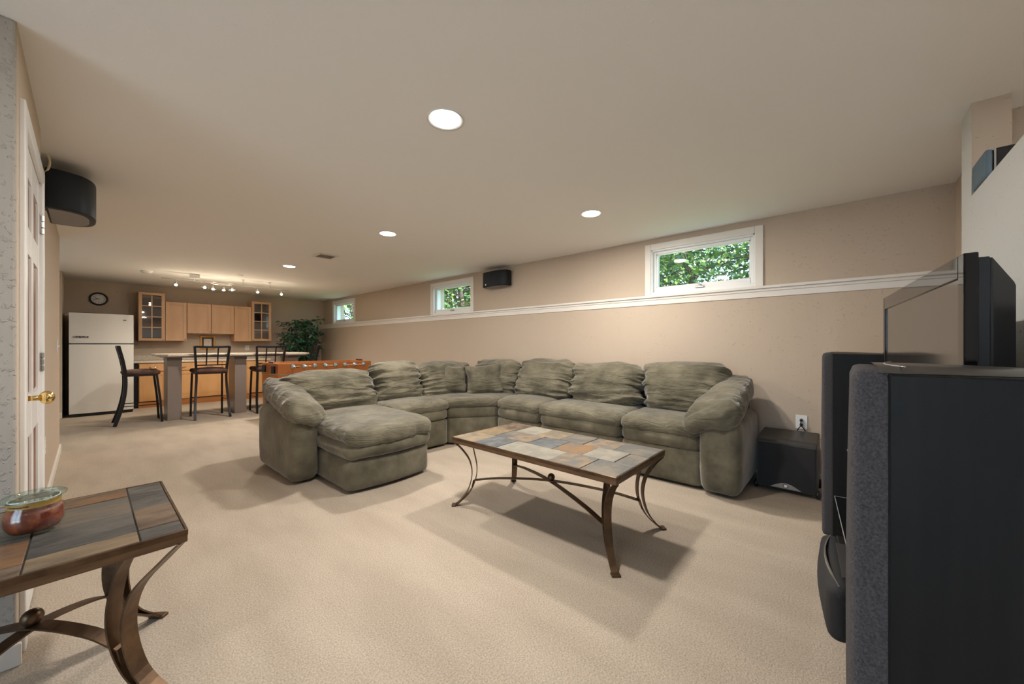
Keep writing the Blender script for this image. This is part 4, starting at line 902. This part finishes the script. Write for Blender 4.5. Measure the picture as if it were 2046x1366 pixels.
for br in range(95):
    th = rnd.uniform(0, 2 * PI); zc = rnd.uniform(0.75, 1.82); R = (0.56 - 0.26 * abs(zc - 1.4) / 0.6) * rnd.uniform(0.45, 1.05)
    p0 = Vector((fx, fy, zc - 0.15)); p2 = p0 + Vector((math.cos(th) * R * 1.05, math.sin(th) * R, rnd.uniform(0.1, 0.30)))
    p2.x = max(3.04, min(4.12, p2.x))
    if p2.y > 10.66: p2.y = 10.66
    pts = spline([p0, (p0 + p2) / 2 + Vector((0, 0, 0.08)), p2, p2 + (p2 - p0) * 0.1 + Vector((0, 0, -0.07))], 10)
    tube(pts, 0.004, 5, bm=tw)
    for q in range(12):
        p = pts[min(10, 2 + int(q * 0.75))] + Vector([rnd.uniform(-.05, .05) for _ in range(3)])
        if p.x > 4.13 or p.y > 10.68 or p.x < 3.08: continue
        e = Euler((rnd.uniform(-1.0, 0.3), rnd.uniform(-.6, .6), rnd.uniform(0, 2 * PI))); s_ = rnd.uniform(0.75, 1.15)
        if nl < 300 and q % 4 == 0:
            lf = bpy.data.objects.new('leaf', rnd.choice(LM)); C.objects.link(lf); lf.parent = t; lf.location = p - Vector((fx, fy, 0)); lf.rotation_euler = e; lf.scale = (s_,) * 3; nl += 1
        else:
            tmp = bmesh.new(); tmp.from_mesh(LM[0]); mi = rnd.randrange(4)
            for f in tmp.faces: f.material_index = mi
            merge(bulk, tmp, Matrix.Translation(p) @ e.to_matrix().to_4x4() @ Matrix.Scale(s_, 4))
obj('twig', tw, BARK, t, True)
o = obj('leaf_mass', bulk, LEAFM, t); o['kind'] = 'stuff'
# ---------------------------------------------------------------- things on the walls
ckx, ckz = 0.135, 2.107
t = thing('wall_clock', 'round black-rimmed wall clock with white face above the refrigerator', 'clock', (ckx, YB, ckz))
Q = TRS((ckx, YB, ckz), PI / 2)
def onwall(bm): bmesh.ops.transform(bm, matrix=Q, verts=bm.verts); return bm
obj('rim', onwall(lathe([(0.098, 0.008), (0.098, 0.03), (0.108, 0.036), (0.122, 0.03), (0.127, 0.012), (0.125, 0.001)], 40)), BLACKP, t, True)
face = obj('dial', onwall(lathe([(0, 0.010), (0.1, 0.010)], 40)), M('dial_white', (0.82, 0.80, 0.78), 0.5), t)
bm = bmesh.new()
for h in range(1, 13):
    cu = bpy.data.curves.new('numeral', 'FONT'); cu.body = str(h); cu.size = 0.030; cu.align_x = 'CENTER'; cu.align_y = 'CENTER'
    to = bpy.data.objects.new('numeral', cu); me = to.to_mesh()
    tmp = bmesh.new(); tmp.from_mesh(me); a = PI / 2 - h * PI / 6
    merge(bm, tmp, Matrix.Translation((0.078 * math.cos(a), 0.078 * math.sin(a), 0.0115))); to.to_mesh_clear(); bpy.data.objects.remove(to); bpy.data.curves.remove(cu)
obj('numerals', onwall(bm), M('numeral_black', (0.03, 0.03, 0.035), 0.5), face)
for nm, ang, L, wd in (('hour_hand', PI / 2 - (9.7 / 12) * 2 * PI, 0.05, 0.009), ('minute_hand', PI / 2 - (42 / 60) * 2 * PI, 0.075, 0.006)):
    bm = box(-0.012, L, -wd / 2, wd / 2, 0.013, 0.015, mtx=Matrix.Rotation(ang, 4, 'Z')); obj(nm, onwall(bm), BLACKP, t)
obj('clock_glass', onwall(lathe([(0, 0.022), (0.07, 0.021), (0.098, 0.018)], 32)), GLASS, t, True)

# framed picture over the counter
t = thing('picture_frame', 'small gold-framed picture with dark blue mat on the wall above the counter', 'picture', (1.79, YB, 1.12))
bm = bmesh.new()
for x0, x1, z0, z1 in ((1.655, 1.69, 1.12, 1.425), (1.89, 1.925, 1.12, 1.425), (1.69, 1.89, 1.12, 1.155), (1.69, 1.89, 1.39, 1.425)): box(x0, x1, YB - 0.022, YB - 0.001, z0, z1, 0.003, bm=bm)
obj('frame', bm, M('gold_frame', (0.55, 0.27, 0.05), 0.35, 0.3), t)
obj('mat_board', box(1.69, 1.89, YB - 0.010, YB - 0.002, 1.155, 1.39), M('mat_navy', (0.03, 0.035, 0.07), 0.6), t)
pr_ = obj('print', box(1.72, 1.86, YB - 0.012, YB - 0.009, 1.185, 1.362), M('print_paper', (0.70, 0.64, 0.55), 0.7), t)
obj('print_mark', box(1.80, 1.815, YB - 0.0128, YB - 0.0115, 1.285, 1.30), M('print_mark_rose', (0.45, 0.22, 0.20), 0.7), pr_)

def plate(name, label, mtx, kind):
    """wall plate in its own frame: x across, y out of the wall, z up"""
    t = thing(name, label, 'outlet' if kind != 'switch' else 'light switch', mtx.translation)
    t.rotation_euler = mtx.to_euler()
    local('cover_plate', box(-0.042, 0.042, 0.0005, 0.007, -0.062, 0.062, 0.003), WHITEV, t)
    if kind == 'switch': local('toggle', box(-0.006, 0.006, 0.006, 0.02, -0.012, 0.012, 0.002), WHITEV, t)
    else:
        for z in (-0.021, 0.021):
            r = local('receptacle', cyl((0, 0.006, z), (0, 0.009, z), 0.017, n=18), WHITEV, t)
            local('slot', box(-0.007, -0.005, 0.0085, 0.0095, z - 0.004, z + 0.006, bm=box(0.005, 0.007, 0.0085, 0.0095, z - 0.004, z + 0.006)), BLACKP, r)
    return t
plate('wall_outlet', 'white wall outlet with two black plugs above the subwoofer', TRS((XK, 0.285, 0.522), 0, 0, PI / 2), 'outlet')
plate('wall_outlet', 'white wall outlet on the back wall between counter and glass cabinet', TRS((2.54, YB, 1.155), 0, 0, PI), 'outlet')
plate('wall_outlet', 'white wall outlet low on the left wall just past the door hinges', TRS((XL2, 4.42, 0.47), 0, 0, -PI / 2), 'outlet')
plate('light_switch', 'white light switch plate on the left wall near its far end', TRS((XL2, 6.05, 1.20), 0, 0, -PI / 2), 'switch')
for i, (z, lb) in enumerate(((0.543, 'black power plug in the upper socket above the subwoofer, with its cord'), (0.501, 'black power plug in the lower socket above the subwoofer, with its cord'))):
    t = thing('power_plug', lb, 'plug', (XK - 0.01, 0.285, z), 'plugs in the outlet above the subwoofer')
    bm = cyl((XK - 0.008, 0.285, z), (XK - 0.045, 0.285, z - 0.004), 0.014, 0.010, n=14, bev=0.003); obj('plug_body', bm, BLACKP, t, True)
    obj('cord', tube(spline([(XK - 0.042, 0.285, z - 0.004), (XK - 0.052, 0.287 + 0.02 * i, z - 0.04), (XK - 0.03, 0.29 + 0.035 * (2 * i - 1), z - 0.11), (XK - 0.025, 0.27, 0.25), (XK - 0.03, 0.25, 0.09)], 20), 0.004), BLACKP, t, True)
# ---------------------------------------------------------------- outdoors beyond the high windows
struct(obj('lawn', box(XW + 0.27, 60, -30, 70, 1.3, 1.5), M('grass', (0.07, 0.14, 0.03), 0.9, var=(3, (0.12, 0.20, 0.05), 0.4, 0.6))))
TL = []
for i, c in enumerate([(0.045, 0.12, 0.025), (0.09, 0.19, 0.035), (0.02, 0.075, 0.04), (0.16, 0.25, 0.05)]):
    m = M('tree_leaf_%d' % i, c, 0.5, spec=0.3); b_ = m.node_tree.nodes['Principled BSDF']; b_.inputs['Transmission Weight'].default_value = 0.0; TL.append(m)
TRUNK = M('trunk', (0.07, 0.055, 0.045), 0.9)
def tree(label, x, y, zc, rx, rz, nleaf, seed, nbr=14, size=0.11):
    rnd = random.Random(seed); t = thing('tree', label, 'tree', (x, y, 1.5), 'trees outside the windows')
    tr = spline([(x, y, 1.4), (x + 0.1, y - 0.1, (1.5 + zc) / 2), (x - 0.05, y + 0.1, zc + rz * 0.5)], 12)
    obj('trunk', tube(tr, 0.11, 10), TRUNK, t, True)
    br = bmesh.new(); vs = []; fs = []; mi = []; tips = []
    for k in range(nbr):
        p = tr[rnd.randrange(4, 12)]; th = rnd.uniform(0, 2 * PI); q = Vector((x + rx * 0.95 * math.cos(th), y + rx * 0.95 * math.sin(th), zc + rnd.uniform(-0.8, 0.9) * rz))
        pts = spline([p, (p + q) / 2 + Vector((0, 0, rnd.uniform(0, 0.35))), q], 8); tube(pts, 0.022, 6, bm=br); tips += pts[3:]
        for s in range(3):
            a = pts[rnd.randrange(3, 8)]; c = a + Vector([rnd.uniform(-.7, .7) for _ in range(3)]); tube(spline([a, (a + c) / 2 + Vector((0, 0, .08)), c], 4), 0.009, 5, bm=br); tips += [a.lerp(c, f) for f in (0.4, 0.7, 1.0)]
    obj('branches', br, TRUNK, t, True)
    for k in range(nleaf):
        c = rnd.choice(tips) + Vector([rnd.gauss(0, 0.30) for _ in range(3)])
        e = Euler((rnd.uniform(-1.2, 1.2), rnd.uniform(-1.2, 1.2), rnd.uniform(0, 6.28))).to_matrix(); L = size * rnd.uniform(0.7, 1.3); n0 = len(vs)
        for vx, vy in ((0, -0.5), (0.32, 0), (0, 0.5), (-0.32, 0)): vs.append(c + e @ Vector((vx * L, vy * L, 0)))
        fs.append((n0, n0 + 1, n0 + 2, n0 + 3)); mi.append(rnd.randrange(4))
    me = bpy.data.meshes.new('foliage'); rt = t.location
    me.from_pydata([tuple(Vector(v) - rt) for v in vs], [], fs)
    for m in TL: me.materials.append(m)
    me.polygons.foreach_set('material_index', mi); me.update()
    o = bpy.data.objects.new('foliage', me); C.objects.link(o); o.parent = t; o['kind'] = 'stuff'
tree('leafy green tree outside the nearest and widest high window', 10.2, 3.0, 3.5, 2.6, 1.7, 15000, 1, 24, 0.10)
tree('bright leafy tree outside the middle high window', 11.0, 12.8, 3.5, 2.6, 1.5, 20000, 2, 24, 0.16)
tree('sparse tree with bare twigs outside the farthest high window', 8.6, 18.2, 3.1, 1.9, 1.2, 1500, 3, 14, 0.17)
# a neighbour's house
hx_, hy_ = 19.0, 24.5
t = thing('neighbour_house', 'pale house with grey-green roof seen low through the middle high window', 'house', (hx_, hy_, 1.5))
obj('walls', box(hx_ - 3, hx_ + 3, hy_ - 3, hy_ + 5, 1.5, 3.3), M('siding_pale', (0.62, 0.66, 0.66), 0.7), t)
bm = bmesh.new(); pts = [(hx_ - 3.4, 3.25), (hx_, 4.9), (hx_ + 3.4, 3.25)]
a = [bm.verts.new((x, hy_ - 3.4, z)) for x, z in pts]; b_ = [bm.verts.new((x, hy_ + 5.4, z)) for x, z in pts]
bm.faces.new(a); bm.faces.new(b_)
for i in range(3): bm.faces.new((a[i], a[(i + 1) % 3], b_[(i + 1) % 3], b_[i]))
obj('roof', bm, M('roof_pale_teal', (0.35, 0.44, 0.42), 0.8), t)
for y in (hy_ - 1.5, hy_ + 2.0):
    wn = obj('window', box(hx_ - 3.05, hx_ - 2.98, y - 0.5, y + 0.5, 2.0, 2.95), WHITEV, t); obj('pane', box(hx_ - 3.07, hx_ - 3.04, y - 0.42, y + 0.42, 2.08, 2.87), SHELFGL, wn)
